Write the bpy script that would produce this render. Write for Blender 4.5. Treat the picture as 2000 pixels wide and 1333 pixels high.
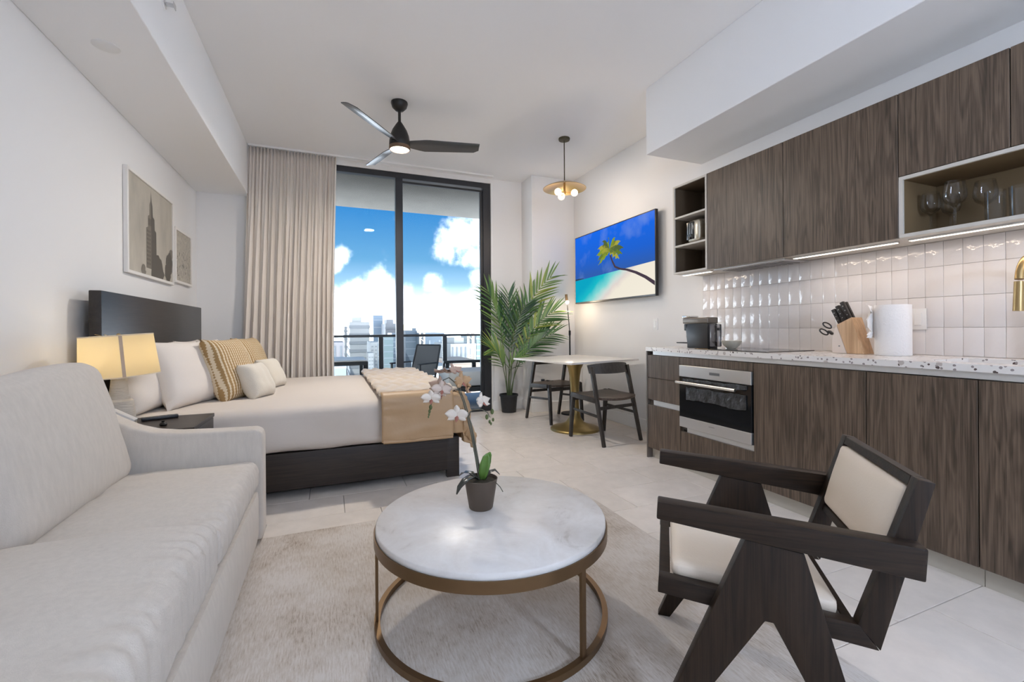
import bpy, bmesh, math, random
from math import sin, cos, pi, radians, sqrt, atan2, hypot
from mathutils import Vector, Matrix, noise
random.seed(7)
EXPOSURE, SKY_STRENGTH, FILL_GLOBE_W = 0.90, .49, 52
scene = bpy.context.scene
for _o in list(bpy.data.objects):
    bpy.data.objects.remove(_o)
COL = scene.collection

# ------------------------------------------------------------------ camera
YAW, ROLL, CAM_H = 0.3883069, -0.00724378, 1.073
fw = Vector((sin(YAW), cos(YAW), 0)); rt0 = Vector((cos(YAW), -sin(YAW), 0)); up0 = Vector((0, 0, 1))
rt = rt0 * cos(ROLL) + up0 * sin(ROLL); up = up0 * cos(ROLL) - rt0 * sin(ROLL)
cd = bpy.data.cameras.new('camera')
cd.sensor_width = 36; cd.sensor_fit = 'HORIZONTAL'; cd.lens = 867.15 / 2000 * 36
cd.shift_y = -(666.5 - 643.3) / 2000
cd.clip_start = 0.05; cd.clip_end = 3000
cam = bpy.data.objects.new('camera', cd); COL.objects.link(cam)
m = Matrix.Identity(4)
for i in range(3):
    m[i][0] = rt[i]; m[i][1] = up[i]; m[i][2] = -fw[i]
m[0][3] = 0; m[1][3] = 0; m[2][3] = CAM_H
cam.matrix_world = m
scene.camera = cam

# ------------------------------------------------------------------ colour management and sampling
vs = scene.view_settings
vs.view_transform = 'Standard'; vs.look = 'None'; vs.gamma = 1.0; vs.use_curve_mapping = False
vs.exposure = EXPOSURE
cy = scene.cycles
cy.use_denoising = True
cy.max_bounces = 10; cy.diffuse_bounces = 5; cy.glossy_bounces = 4; cy.transmission_bounces = 8; cy.transparent_max_bounces = 12
cy.sample_clamp_indirect = 6.0
cy.caustics_reflective = False; cy.caustics_refractive = False

# ------------------------------------------------------------------ node helpers
def nd(nt, typ, **kw):
    n = nt.nodes.new(typ)
    for k, v in kw.items():
        if k == 'op': n.operation = v
        elif k == 'inp':
            for kk, vv in v.items(): n.inputs[kk].default_value = vv
        else: setattr(n, k, v)
    return n
def ramp(nt, stops, src, interp='LINEAR'):
    r = nt.nodes.new('ShaderNodeValToRGB'); r.color_ramp.interpolation = interp
    el = r.color_ramp.elements
    while len(el) < len(stops): el.new(0.5)
    for e, (p, c) in zip(el, stops):
        e.position = p; e.color = (c[0], c[1], c[2], 1)
    nt.links.new(src, r.inputs['Fac'])
    return r.outputs['Color']
def lin(r, g=None, b=None):
    if g is None: g = b = r
    f = lambda v: (v / 255 / 12.92) if v / 255 <= 0.04045 else ((v / 255 + 0.055) / 1.055) ** 2.4
    return (f(r), f(g), f(b))

# ------------------------------------------------------------------ world: blue sky with cumulus over a white horizon
world = bpy.data.worlds.new('sky'); scene.world = world; world.use_nodes = True
nt = world.node_tree; nt.nodes.clear()
out = nd(nt, 'ShaderNodeOutputWorld'); bg = nd(nt, 'ShaderNodeBackground', inp={'Strength': SKY_STRENGTH})
tc = nd(nt, 'ShaderNodeTexCoord'); sep = nd(nt, 'ShaderNodeSeparateXYZ')
nt.links.new(tc.outputs['Generated'], sep.inputs[0])
sky = ramp(nt, [(0.0, (11.0, 12.0, 13.6)), (0.03, (7.0, 7.8, 9.0)), (0.062, (1.5, 1.9, 2.4)), (0.10, (.52, .88, 1.25)), (0.15, (.19, .53, .92)), (0.27, (.034, .30, .80)), (1.0, (.10, .29, .68))], sep.outputs['Z'])
nz = nd(nt, 'ShaderNodeTexNoise', inp={'Scale': 16.0, 'Detail': 7.0, 'Roughness': .6}); nt.links.new(tc.outputs['Generated'], nz.inputs['Vector'])
nz2 = nd(nt, 'ShaderNodeTexNoise', inp={'Scale': 3.4, 'Detail': 6.0, 'Roughness': .55}); nt.links.new(tc.outputs['Generated'], nz2.inputs['Vector'])
BLOBS = [((0.271, 0.941, 0.204), 0.078), ((0.312, 0.922, 0.228), 0.074), ((0.237, 0.956, 0.173), 0.041), ((0.295, 0.942, 0.163), 0.046), ((0.099, 0.991, 0.094), 0.055), ((0.045, 0.995, 0.084), 0.046), ((0.131, 0.988, 0.081), 0.055), ((0.206, 0.973, 0.101), 0.032), ((0.218, 0.974, 0.059), 0.046), ((0.308, 0.945, 0.113), 0.037), ((0.303, 0.951, 0.059), 0.055), ((0.023, 0.987, 0.157), 0.032), ((0.010, 0.991, 0.134), 0.028), ((0.055, 0.998, 0.039), 0.064), ((0.129, 0.991, 0.033), 0.074), ((0.215, 0.976, 0.025), 0.064), ((0.010, 0.998, 0.060), 0.055), ((0.383, 0.903, 0.196), 0.083), ((-0.043, 0.995, 0.090), 0.083), ((0.441, 0.895, 0.072), 0.083), ((-0.099, 0.994, 0.047), 0.083)]
acc = None
for d, r in BLOBS:      # directions of the larger clouds
    ds = nd(nt, 'ShaderNodeVectorMath', op='DISTANCE'); nt.links.new(tc.outputs['Generated'], ds.inputs[0]); ds.inputs[1].default_value = d
    mr = nd(nt, 'ShaderNodeMapRange', inp={'From Min': r, 'From Max': 0.0}); nt.links.new(ds.outputs['Value'], mr.inputs['Value'])
    if acc is None: acc = mr.outputs[0]
    else:
        mx = nd(nt, 'ShaderNodeMath', op='MAXIMUM'); nt.links.new(acc, mx.inputs[0]); nt.links.new(mr.outputs[0], mx.inputs[1]); acc = mx.outputs[0]
g1 = nd(nt, 'ShaderNodeMapRange', inp={'From Min': .56, 'From Max': .72, 'To Max': .6}); nt.links.new(nz2.outputs[0], g1.inputs['Value'])
far = nd(nt, 'ShaderNodeMapRange', inp={'From Min': .80, 'From Max': .60}); 
dview = nd(nt, 'ShaderNodeVectorMath', op='DOT_PRODUCT'); nt.links.new(tc.outputs['Generated'], dview.inputs[0]); dview.inputs[1].default_value = (0.15, .985, .08)
nt.links.new(dview.outputs['Value'], far.inputs['Value'])
gm = nd(nt, 'ShaderNodeMath', op='MULTIPLY'); nt.links.new(g1.outputs[0], gm.inputs[0]); nt.links.new(far.outputs[0], gm.inputs[1])
mx = nd(nt, 'ShaderNodeMath', op='MAXIMUM'); nt.links.new(acc, mx.inputs[0]); nt.links.new(gm.outputs[0], mx.inputs[1])
nn = nd(nt, 'ShaderNodeMath', op='MULTIPLY_ADD', inp={1: 1.7, 2: -.85}); nt.links.new(nz.outputs[0], nn.inputs[0])
ad = nd(nt, 'ShaderNodeMath', op='ADD'); nt.links.new(mx.outputs[0], ad.inputs[0]); nt.links.new(nn.outputs[0], ad.inputs[1])
ms = nd(nt, 'ShaderNodeMapRange', interpolation_type='SMOOTHSTEP', inp={'From Min': .22, 'From Max': 1.05}); nt.links.new(ad.outputs[0], ms.inputs['Value'])
hz = nd(nt, 'ShaderNodeMapRange', inp={'From Min': -.02, 'From Max': .0}); nt.links.new(sep.outputs['Z'], hz.inputs['Value'])
mm = nd(nt, 'ShaderNodeMath', op='MULTIPLY'); nt.links.new(ms.outputs[0], mm.inputs[0]); nt.links.new(hz.outputs[0], mm.inputs[1])
mixc = nd(nt, 'ShaderNodeMix', data_type='RGBA'); nt.links.new(mm.outputs[0], mixc.inputs[0]); nt.links.new(sky, mixc.inputs[6]); mixc.inputs[7].default_value = (3.4, 3.6, 3.9, 1)
nt.links.new(mixc.outputs[2], bg.inputs['Color']); nt.links.new(bg.outputs[0], out.inputs[0])

# ------------------------------------------------------------------ sun (outdoors, behind this building)
sd = bpy.data.lights.new('sun', 'SUN'); sd.energy = 2.2; sd.angle = radians(1.0); sd.color = (1, .96, .9)
so = bpy.data.objects.new('sun', sd); COL.objects.link(so); so.rotation_euler = (radians(48), 0, radians(-28)); so.location = (0, -5, 30)

# ------------------------------------------------------------------ materials
MATS = {}
def mat(name, col, rough=.5, metal=0.0, emit=None, estr=0.0, coat=0, spec=.5, var=0, vscale=8, bump=0, bscale=60, sheen=0, stretch=None, trans=0, col2=None, bstretch=None):
    if name in MATS: return MATS[name]
    mt = bpy.data.materials.new(name); mt.use_nodes = True; t = mt.node_tree; b = t.nodes['Principled BSDF']
    b.inputs['Base Color'].default_value = (*col, 1); b.inputs['Roughness'].default_value = rough; b.inputs['Metallic'].default_value = metal
    b.inputs['Specular IOR Level'].default_value = spec
    if coat: b.inputs['Coat Weight'].default_value = coat; b.inputs['Coat Roughness'].default_value = .12
    if sheen: b.inputs['Sheen Weight'].default_value = sheen; b.inputs['Sheen Roughness'].default_value = .5
    if trans: b.inputs['Transmission Weight'].default_value = trans
    if emit: b.inputs['Emission Color'].default_value = (*emit, 1); b.inputs['Emission Strength'].default_value = estr
    c = t.nodes.new('ShaderNodeTexCoord')
    def vec(st):
        if not st: return c.outputs['Object']
        mp = nd(t, 'ShaderNodeMapping'); mp.inputs['Scale'].default_value = st; t.links.new(c.outputs['Object'], mp.inputs[0]); return mp.outputs[0]
    if var:
        n = nd(t, 'ShaderNodeTexNoise', inp={'Scale': vscale, 'Detail': 5.0, 'Roughness': .6}); t.links.new(vec(stretch), n.inputs['Vector'])
        c2 = col2 or tuple(min(1, x * (1 - var)) for x in col); c1 = col if col2 else tuple(min(1, x * (1 + var)) for x in col)
        t.links.new(ramp(t, [(.32, c2), (.68, c1)], n.outputs[0]), b.inputs['Base Color'])
    if bump:
        n = nd(t, 'ShaderNodeTexNoise', inp={'Scale': bscale, 'Detail': 3.0}); t.links.new(vec(bstretch), n.inputs['Vector'])
        bp = nd(t, 'ShaderNodeBump', inp={'Strength': bump, 'Distance': .01}); t.links.new(n.outputs[0], bp.inputs['Height']); t.links.new(bp.outputs[0], b.inputs['Normal'])
    MATS[name] = mt
    return mt
def wood(name, dark, light, rough=.45, axis='Z', freq=26, coat=0, bump=.15, spec=.5):
    """long-grained timber: stretched noise plus wavy cathedral figure"""
    if name in MATS: return MATS[name]
    mt = bpy.data.materials.new(name); mt.use_nodes = True; t = mt.node_tree; b = t.nodes['Principled BSDF']
    b.inputs['Roughness'].default_value = rough; b.inputs['Specular IOR Level'].default_value = spec
    if coat: b.inputs['Coat Weight'].default_value = coat
    c = t.nodes.new('ShaderNodeTexCoord'); mp = nd(t, 'ShaderNodeMapping')
    s = [1, 1, 1]; s['XYZ'.index(axis)] = .020
    mp.inputs['Scale'].default_value = s; t.links.new(c.outputs['Object'], mp.inputs[0])
    n1 = nd(t, 'ShaderNodeTexNoise', inp={'Scale': freq * 3.2, 'Detail': 6.0, 'Roughness': .65}); t.links.new(mp.outputs[0], n1.inputs['Vector'])
    mp2 = nd(t, 'ShaderNodeMapping'); s2 = [1, 1, 1]; s2['XYZ'.index(axis)] = .07; mp2.inputs['Scale'].default_value = s2; t.links.new(c.outputs['Object'], mp2.inputs[0])
    n2 = nd(t, 'ShaderNodeTexNoise', inp={'Scale': freq * .38, 'Detail': 3.0, 'Distortion': .6}); t.links.new(mp2.outputs[0], n2.inputs['Vector'])
    sn = nd(t, 'ShaderNodeMath', op='MULTIPLY', inp={1: 34.0}); t.links.new(n2.outputs[0], sn.inputs[0])
    sn2 = nd(t, 'ShaderNodeMath', op='SINE'); t.links.new(sn.outputs[0], sn2.inputs[0])
    mu = nd(t, 'ShaderNodeMath', op='MULTIPLY_ADD', inp={1: .10}); t.links.new(sn2.outputs[0], mu.inputs[0]); t.links.new(n1.outputs[0], mu.inputs[2])
    t.links.new(ramp(t, [(.30, dark), (.70, light)], mu.outputs[0]), b.inputs['Base Color'])
    if bump:
        bp = nd(t, 'ShaderNodeBump', inp={'Strength': bump, 'Distance': .002}); t.links.new(n1.outputs[0], bp.inputs['Height']); t.links.new(bp.outputs[0], b.inputs['Normal'])
    MATS[name] = mt
    return mt
def pane_mat(name, tint=(1, 1, 1), refl=1.0):
    """clear sheet glass: transparent with a Fresnel sheen"""
    if name in MATS: return MATS[name]
    mt = bpy.data.materials.new(name); mt.use_nodes = True; t = mt.node_tree; t.nodes.clear()
    o = nd(t, 'ShaderNodeOutputMaterial'); tr = nd(t, 'ShaderNodeBsdfTransparent'); tr.inputs[0].default_value = (*tint, 1)
    gl = nd(t, 'ShaderNodeBsdfGlossy', inp={'Roughness': .01}); fr = nd(t, 'ShaderNodeFresnel', inp={'IOR': 1.45})
    mu = nd(t, 'ShaderNodeMath', op='MULTIPLY', inp={1: refl}); t.links.new(fr.outputs[0], mu.inputs[0])
    mx = nd(t, 'ShaderNodeMixShader'); t.links.new(mu.outputs[0], mx.inputs[0]); t.links.new(tr.outputs[0], mx.inputs[1]); t.links.new(gl.outputs[0], mx.inputs[2])
    t.links.new(mx.outputs[0], o.inputs[0]); MATS[name] = mt
    return mt
def emat(name, col, s):
    if name in MATS: return MATS[name]
    mt = bpy.data.materials.new(name); mt.use_nodes = True; t = mt.node_tree; t.nodes.clear()
    o = nd(t, 'ShaderNodeOutputMaterial'); e = nd(t, 'ShaderNodeEmission', inp={'Strength': s}); e.inputs[0].default_value = (*col, 1)
    t.links.new(e.outputs[0], o.inputs[0]); MATS[name] = mt
    return mt

# ------------------------------------------------------------------ mesh helpers
def B(): return bmesh.new()
def box(bm, x0, x1, y0, y1, z0, z1, bev=0, seg=2):
    vs_ = [bm.verts.new(p) for p in ((x0, y0, z0), (x1, y0, z0), (x1, y1, z0), (x0, y1, z0), (x0, y0, z1), (x1, y0, z1), (x1, y1, z1), (x0, y1, z1))]
    fs = [bm.faces.new([vs_[i] for i in q]) for q in ((3, 2, 1, 0), (4, 5, 6, 7), (0, 1, 5, 4), (1, 2, 6, 5), (2, 3, 7, 6), (3, 0, 4, 7))]
    if bev:
        es = {e for f in fs for e in f.edges}
        bmesh.ops.bevel(bm, geom=list(es), offset=bev, segments=seg, profile=.6, affect='EDGES')
    return bm
def prism(bm, poly, vec, bev=0, seg=2):
    """polygon of 3D points pushed along vec"""
    v = Vector(vec); a = [bm.verts.new(Vector(p)) for p in poly]; b = [bm.verts.new(Vector(p) + v) for p in poly]
    n = len(a); fs = [bm.faces.new(a[::-1]), bm.faces.new(b)]
    for i in range(n): fs.append(bm.faces.new((a[i], a[(i + 1) % n], b[(i + 1) % n], b[i])))
    bmesh.ops.recalc_face_normals(bm, faces=fs)
    if bev:
        es = {e for f in fs for e in f.edges}
        bmesh.ops.bevel(bm, geom=list(es), offset=bev, segments=seg, profile=.6, affect='EDGES')
    return bm
def lathe(bm, prof, seg=32, c=(0, 0, 0), closed=False):
    """revolve (r,z) profile about z through c"""
    rings = []
    for r, z in prof:
        if r < 1e-6: rings.append([bm.verts.new((c[0], c[1], c[2] + z))])
        else: rings.append([bm.verts.new((c[0] + r * cos(2 * pi * k / seg), c[1] + r * sin(2 * pi * k / seg), c[2] + z)) for k in range(seg)])
    pr = list(zip(rings, rings[1:])) + ([(rings[-1], rings[0])] if closed else [])
    for a, b in pr:
        for k in range(seg):
            k2 = (k + 1) % seg
            if len(a) == 1 and len(b) == 1: continue
            if len(a) == 1: bm.faces.new((a[0], b[k2], b[k]))
            elif len(b) == 1: bm.faces.new((a[k], a[k2], b[0]))
            else: bm.faces.new((a[k], a[k2], b[k2], b[k]))
    bmesh.ops.recalc_face_normals(bm, faces=bm.faces[:])
    return bm
def tube(bm, pts, r, seg=8, cap=True):
    pts = [Vector(p) for p in pts]; n = len(pts); rr = r if isinstance(r, (list, tuple)) else [r] * n
    rings = []; ref = None
    for i, p in enumerate(pts):
        d = (pts[min(i + 1, n - 1)] - pts[max(i - 1, 0)]).normalized()
        if ref is None: ref = d.orthogonal().normalized()
        ref = (ref - d * ref.dot(d)).normalized(); bi = d.cross(ref)
        rings.append([bm.verts.new(p + (ref * cos(2 * pi * k / seg) + bi * sin(2 * pi * k / seg)) * rr[i]) for k in range(seg)])
    fs = []
    for a, b in zip(rings, rings[1:]):
        for k in range(seg): fs.append(bm.faces.new((a[k], a[(k + 1) % seg], b[(k + 1) % seg], b[k])))
    if cap: fs.append(bm.faces.new(rings[0][::-1])); fs.append(bm.faces.new(rings[-1]))
    return bm
def bar(bm, p, q, w, h, upv=(0, 0, 1), w2=None, h2=None, bev=0):
    """rectangular bar from p to q: w across, h along upv, may taper"""
    p, q = Vector(p), Vector(q); d = (q - p).normalized(); s = d.cross(Vector(upv)).normalized(); u = s.cross(d).normalized()
    w2 = w if w2 is None else w2; h2 = h if h2 is None else h2
    a = [bm.verts.new(p + s * (i * w / 2) + u * (j * h / 2)) for i, j in ((-1, -1), (1, -1), (1, 1), (-1, 1))]
    b = [bm.verts.new(q + s * (i * w2 / 2) + u * (j * h2 / 2)) for i, j in ((-1, -1), (1, -1), (1, 1), (-1, 1))]
    fs = [bm.faces.new(a[::-1]), bm.faces.new(b)] + [bm.faces.new((a[i], a[(i + 1) % 4], b[(i + 1) % 4], b[i])) for i in range(4)]
    bmesh.ops.recalc_face_normals(bm, faces=fs)
    if bev:
        bmesh.ops.bevel(bm, geom=list({e for f in fs for e in f.edges}), offset=bev, segments=2, profile=.6, affect='EDGES')
    return bm
def softbox(bm, c, s, r, n=(10, 10, 5), fn=None):
    """rounded box, centre c, half sizes s, edge radius r, fn(u,v,w,P)->P for bulges and wrinkles"""
    ax = [[-1 + 2 * i / k for i in range(k + 1)] for k in n]
    # place more rows near the edges
    def sp(t): return math.copysign(abs(t) ** .72, t)
    grid = {}
    def V(i, j, k):
        key = (i, j, k)
        if key not in grid:
            u, v, w = sp(ax[0][i]), sp(ax[1][j]), sp(ax[2][k])
            P = Vector((u * s[0], v * s[1], w * s[2]))
            q = Vector([max(-(s[a] - r), min(s[a] - r, P[a])) for a in range(3)]); d = P - q
            if d.length > 1e-9: P = q + d.normalized() * r
            if fn: P = fn(u, v, w, P)
            grid[key] = bm.verts.new(P + Vector(c))
        return grid[key]
    a, b, d = n
    for i in range(a):
        for j in range(b):
            bm.faces.new((V(i, j, d), V(i + 1, j, d), V(i + 1, j + 1, d), V(i, j + 1, d))); bm.faces.new((V(i, j, 0), V(i, j + 1, 0), V(i + 1, j + 1, 0), V(i + 1, j, 0)))
    for i in range(a):
        for k in range(d):
            bm.faces.new((V(i, 0, k), V(i + 1, 0, k), V(i + 1, 0, k + 1), V(i, 0, k + 1))); bm.faces.new((V(i, b, k), V(i, b, k + 1), V(i + 1, b, k + 1), V(i + 1, b, k)))
    for j in range(b):
        for k in range(d):
            bm.faces.new((V(0, j, k), V(0, j, k + 1), V(0, j + 1, k + 1), V(0, j + 1, k))); bm.faces.new((V(a, j, k), V(a, j + 1, k), V(a, j + 1, k + 1), V(a, j, k + 1)))
    return bm
def xf(bm, mtx):
    bmesh.ops.transform(bm, matrix=mtx, verts=bm.verts[:]); return bm
def mesh_of(bm, name, mt, smooth=35):
    me = bpy.data.meshes.new(name); bm.to_mesh(me); bm.free()
    if smooth:
        me.shade_smooth(); me.set_sharp_from_angle(angle=radians(smooth))
    if mt: me.materials.append(mt)
    return me
ROOTS = {}
def obj(name, bm, mt, parent=None, smooth=35, label=None):
    me = bm if isinstance(bm, bpy.types.Mesh) else mesh_of(bm, name, mt, smooth)
    o = bpy.data.objects.new(name, me); COL.objects.link(o)
    if parent is not None:
        o.parent = parent
        if parent in ROOTS: o.matrix_parent_inverse = ROOTS[parent]
    if label: o['label'] = label
    return o
def thing(name, label, cat, loc=(0, 0, 0), rotz=None, group=None, kind=None):
    """Empty at the base of a thing; parts are given in world space unless rotz is set (then local)"""
    o = bpy.data.objects.new(name, None); COL.objects.link(o); o.location = loc; o.empty_display_size = .1
    if rotz is not None: o.rotation_euler = (0, 0, rotz)
    else: ROOTS[o] = Matrix.Translation(-Vector(loc))
    if kind: o['kind'] = kind
    else: o['category'] = cat
    if label: o['label'] = label
    if group: o['group'] = group
    return o
def tag(o, label, cat=None, group=None, kind=None):
    o['label'] = label
    if cat: o['category'] = cat
    if group: o['group'] = group
    if kind: o['kind'] = kind
    return o
def struct(name, bm, mt, label=None, parent=None, smooth=35):
    o = obj(name, bm, mt, parent, smooth)
    o['kind'] = 'structure'
    if label: o['label'] = label
    return o
def copy_tree(o, parent=None):
    c = o.copy(); COL.objects.link(c)
    if parent is not None: c.parent = parent
    for ch in list(o.children): copy_tree(ch, c)
    return c
def light(name, typ, loc, energy, col=(1, 1, 1), size=.1, size_y=None, rot=(0, 0, 0), parent=None, spread=None):
    l = bpy.data.lights.new(name, typ); l.energy = energy; l.color = col
    if typ == 'AREA':
        l.size = size
        if size_y: l.shape = 'RECTANGLE'; l.size_y = size_y
        else: l.shape = 'DISK'
        if spread: l.spread = spread
    else: l.shadow_soft_size = size
    o = bpy.data.objects.new(name, l); COL.objects.link(o); o.location = loc; o.rotation_euler = rot
    if parent is not None:
        o.parent = parent
        if parent in ROOTS: o.matrix_parent_inverse = ROOTS[parent]
    return o

# ------------------------------------------------------------------ shared materials
PAINT = mat('wall_paint', (.80, .787, .772), .7, bump=.03, bscale=180)
CEIL = mat('ceiling_paint', (.90, .898, .895), .75)
TRIM = mat('trim_paint', (.82, .815, .80), .5)
ALU = mat('dark_aluminium', (.035, .036, .04), .42, .35)
BLACK = mat('black_plastic', (.012, .012, .013), .4)
BLACKM = mat('matte_black_metal', (.016, .016, .016), .5, .4)
GLASS = pane_mat('window_glass', (.97, .985, .985), .14)
TILE = [mat('floor_tile_%d' % i, c, .26, var=.05, vscale=9, bump=.03, bscale=120, col2=None) for i, c in enumerate(((.80, .73, .66), (.785, .715, .645), (.815, .742, .672)))]
GROUT = mat('grout', (.44, .41, .375), .85)
WALNUT = wood('cabinet_walnut', (.046, .031, .020), (.160, .112, .077), .40, 'Z', 52)
ESPRESSO = wood('espresso_oak', (.012, .008, .006), (.032, .021, .015), .42, 'X', 50)
ESPRESSO_Y = wood('espresso_oak_y', (.012, .009, .0075), (.028, .021, .017), .32, 'Y', 50)
TEAK = wood('dark_teak', (.010, .0055, .0032), (.031, .0175, .0098), .42, 'Y', 60, spec=.3)
TEAKZ = wood('dark_teak_upright', (.010, .0055, .0032), (.031, .0175, .0098), .42, 'Z', 60, spec=.3)
ASHB = wood('black_ash', (.018, .015, .013), (.050, .042, .036), .45, 'Z', 40)
STEEL = mat('brushed_steel', (.62, .62, .62), .34, .9, bump=.02, bscale=300, bstretch=(1, .03, 1))
BRASS = mat('aged_brass', (.40, .28, .13), .34, .95)
BRONZE = mat('bronze_metal', (.20, .125, .065), .36, .9)
LAMINATE = mat('greige_laminate', (.60, .56, .50), .5)
WHITEP = mat('white_plastic', (.82, .81, .79), .35)
LINEN = mat('sofa_linen', (.62, .56, .49), .9, var=.045, vscale=60, stretch=(1, 1, .2), bump=.22, bscale=420, sheen=.15)
SHEET = mat('cream_sheet', (.66, .59, .525), .85, bump=.05, bscale=300, sheen=.1)
PILLOW = mat('white_cotton', (.78, .72, .66), .85, bump=.08, bscale=240)
CHROME = mat('chrome', (.8, .8, .78), .12, 1.0)

XL, XR, YB, YF, ZC = -1.284, 3.03, 5.51, -2.4, 3.055     # room planes
WIN0, WIN1, WINZ = -0.78, 1.962, 2.992                  # opening in the far wall
COLX, COLY = 2.405, 5.178                               # boxed column beside the window

# ------------------------------------------------------------------ floor: porcelain tiles 61 x 30.5 cm on a grouted slab, one third bond
fl = struct('floor', box(B(), XL - .1, XR + .1, YF - .1, YB + .14, -.16, -.0105), GROUT, 'pale beige porcelain tile floor with thin joints')
TW, TH, GAP = .61, .305, .0035
tile_cache = {}
def tile_mesh(w, h, k):
    key = (round(w, 3), round(h, 3), k)
    if key not in tile_cache:
        tile_cache[key] = mesh_of(box(B(), -w / 2, w / 2, -h / 2, h / 2, -.010, 0, .0012, 1), 'tile', TILE[k], 30)
    return tile_cache[key]
y0 = 2.793; row = 0
r0 = int(math.floor((YF - y0) / TH))
for r in range(r0, 40):
    ya, yb = max(YF, y0 + r * TH), min(YB + .06, y0 + (r + 1) * TH)
    if ya >= YB + .05: break
    if yb - ya < .02 or yb < -.6: continue
    xo = 2.512 - (r * .2033) % TW
    k0 = int(math.floor((XL - xo) / TW))
    for k in range(k0, k0 + 12):
        xa, xb = max(XL, xo + k * TW), min(XR, xo + (k + 1) * TW)
        if xb - xa < .02: continue
        w, h = xb - xa - GAP, yb - ya - GAP
        t = bpy.data.objects.new('tile', tile_mesh(w, h, random.randrange(3))); COL.objects.link(t)
        t.parent = fl; t.location = ((xa + xb) / 2, (ya + yb) / 2, 0)

# ------------------------------------------------------------------ walls, ceiling, soffits
struct('wall_left', box(B(), XL - .12, XL, YF - .1, YB + .14, -.011, ZC + .1), PAINT, 'white painted wall behind the sofa and bed')
struct('wall_right', box(B(), XR, XR + .12, YF - .1, YB + .14, -.011, ZC + .1), PAINT, 'white painted wall behind the television and kitchen')
struct('wall_front', box(B(), XL, XR, YF - .12, YF, -.011, ZC), PAINT, 'white painted wall at the near end of the room')
bm = B(); box(bm, XL, WIN0, YB, YB + .14, -.011, ZC); box(bm, WIN1, XR, YB, YB + .14, -.011, ZC); box(bm, WIN0, WIN1, YB, YB + .14, WINZ, ZC)
struct('wall_back', bm, PAINT, 'white wall around the glass sliding door')
struct('wall_column', box(B(), COLX, XR, COLY, YB, -.0, ZC, .004, 1), PAINT, 'boxed white column in the far corner')
struct('ceiling', box(B(), XL - .12, XR + .12, YF - .12, YB + .14, ZC, ZC + .14), CEIL, 'flat white painted ceiling')
struct('trim_1', box(B(), XL, -.80, YF, YB, 2.527, ZC, .003, 1), CEIL, 'long white soffit dropped along the wall over the bed')
struct('trim_2', box(B(), 2.432, XR, YF, 2.979, 2.509, ZC, .003, 1), CEIL, 'white soffit dropped over the kitchen cabinets')
BBH = .125
struct('baseboard_right', box(B(), XR - .014, XR, 3.004, COLY - .014, 0, BBH, .003, 1), TRIM, 'white baseboard under the television wall')
struct('baseboard_back', box(B(), WIN1 + .02, COLX, YB - .014, YB, 0, BBH, .003, 1), TRIM, 'white baseboard behind the potted palm')
bm = B(); box(bm, COLX - .014, XR - .0145, COLY - .014, COLY, 0, BBH, .003, 1); box(bm, COLX - .014, COLX, COLY + .0005, YB - .015, 0, BBH, .003, 1)
struct('baseboard_column', bm, TRIM, 'white baseboard around the boxed column')
struct('baseboard_left', box(B(), XL, XL + .014, YF, YB, 0, BBH, .003, 1), TRIM, 'white baseboard behind the sofa and bed')
struct('trim_3', box(B(), WIN1, WIN1 + .022, YB - .012, YB, 0, WINZ + .002, .002, 1), TRIM, 'narrow white jamb beside the sliding door')

# ------------------------------------------------------------------ sliding glass door
w = thing('window_1', 'floor to ceiling sliding glass door in a dark metal frame', None, (.6, YB + .03, 0), kind='structure')
FY0, FY1 = YB + .01, YB + .09
obj('frame_head', box(B(), WIN0, WIN1, FY0, FY1, 2.925, WINZ, .003, 1), ALU, w)
obj('frame_jamb', box(B(), 1.862, WIN1, FY0, FY1, 0, 2.925, .003, 1), ALU, w)
obj('frame_jamb', box(B(), WIN0, WIN0 + .09, FY0, FY1, 0, 2.925, .003, 1), ALU, w)
obj('mullion', box(B(), .742, .828, FY0 - .004, FY1, .03, 2.925, .003, 1), ALU, w)
obj('track', box(B(), WIN0 + .09, 1.862, FY0, FY1 + .05, -.008, .03, .002, 1), ALU, w)
obj('door_rail', box(B(), .828, 1.862, FY0 + .02, FY0 + .06, 2.875, 2.90, .002, 1), ALU, w)
obj('door_stile', box(B(), 1.826, 1.862, FY0 + .02, FY0 + .06, .03, 2.875, .002, 1), ALU, w)
obj('pane', box(B(), .828, 1.826, FY0 + .034, FY0 + .042, .03, 2.875), GLASS, w, 0)
obj('pane', box(B(), WIN0 + .09, .742, FY0 + .05, FY0 + .058, .03, 2.925), GLASS, w, 0)
obj('pull_handle', box(B(), 1.842, 1.856, FY0 + .0, FY0 + .019, .95, 1.13, .004, 2), BLACKM, w)

# ------------------------------------------------------------------ balcony
CONC = mat('balcony_concrete', (.115, .108, .094), .85, var=.08, vscale=3)
CONC2 = mat('balcony_paver', (.40, .39, .375), .7, var=.05, vscale=5)
struct('balcony_floor', box(B(), -3.2, 4.6, YB + .145, 7.35, -.2, -.02), CONC2, 'pale balcony floor outside the sliding door')
struct('balcony_ceiling', box(B(), -3.2, 4.6, YB + .145, 7.32, 2.985, 3.28), CONC, 'concrete slab overhanging the balcony')
rl = thing('balcony_railing', 'dark metal balcony railing with clear glass panels', 'railing', (1.0, 7.03, -.02))
obj('handrail', box(B(), -3.1, 4.5, 7.0, 7.06, .965, 1.003, .004, 1), ALU, rl)
obj('bottom_rail', box(B(), -3.1, 4.5, 7.01, 7.05, .06, .10, .003, 1), ALU, rl)
px_ = [-2.3, -1.3, -.30, .712, 1.70, 2.7, 3.7]
for x in px_:
    obj('post', box(B(), x - .034, x + .034, 7.0, 7.06, -.02, .966, .003, 1), ALU, rl)
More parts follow.
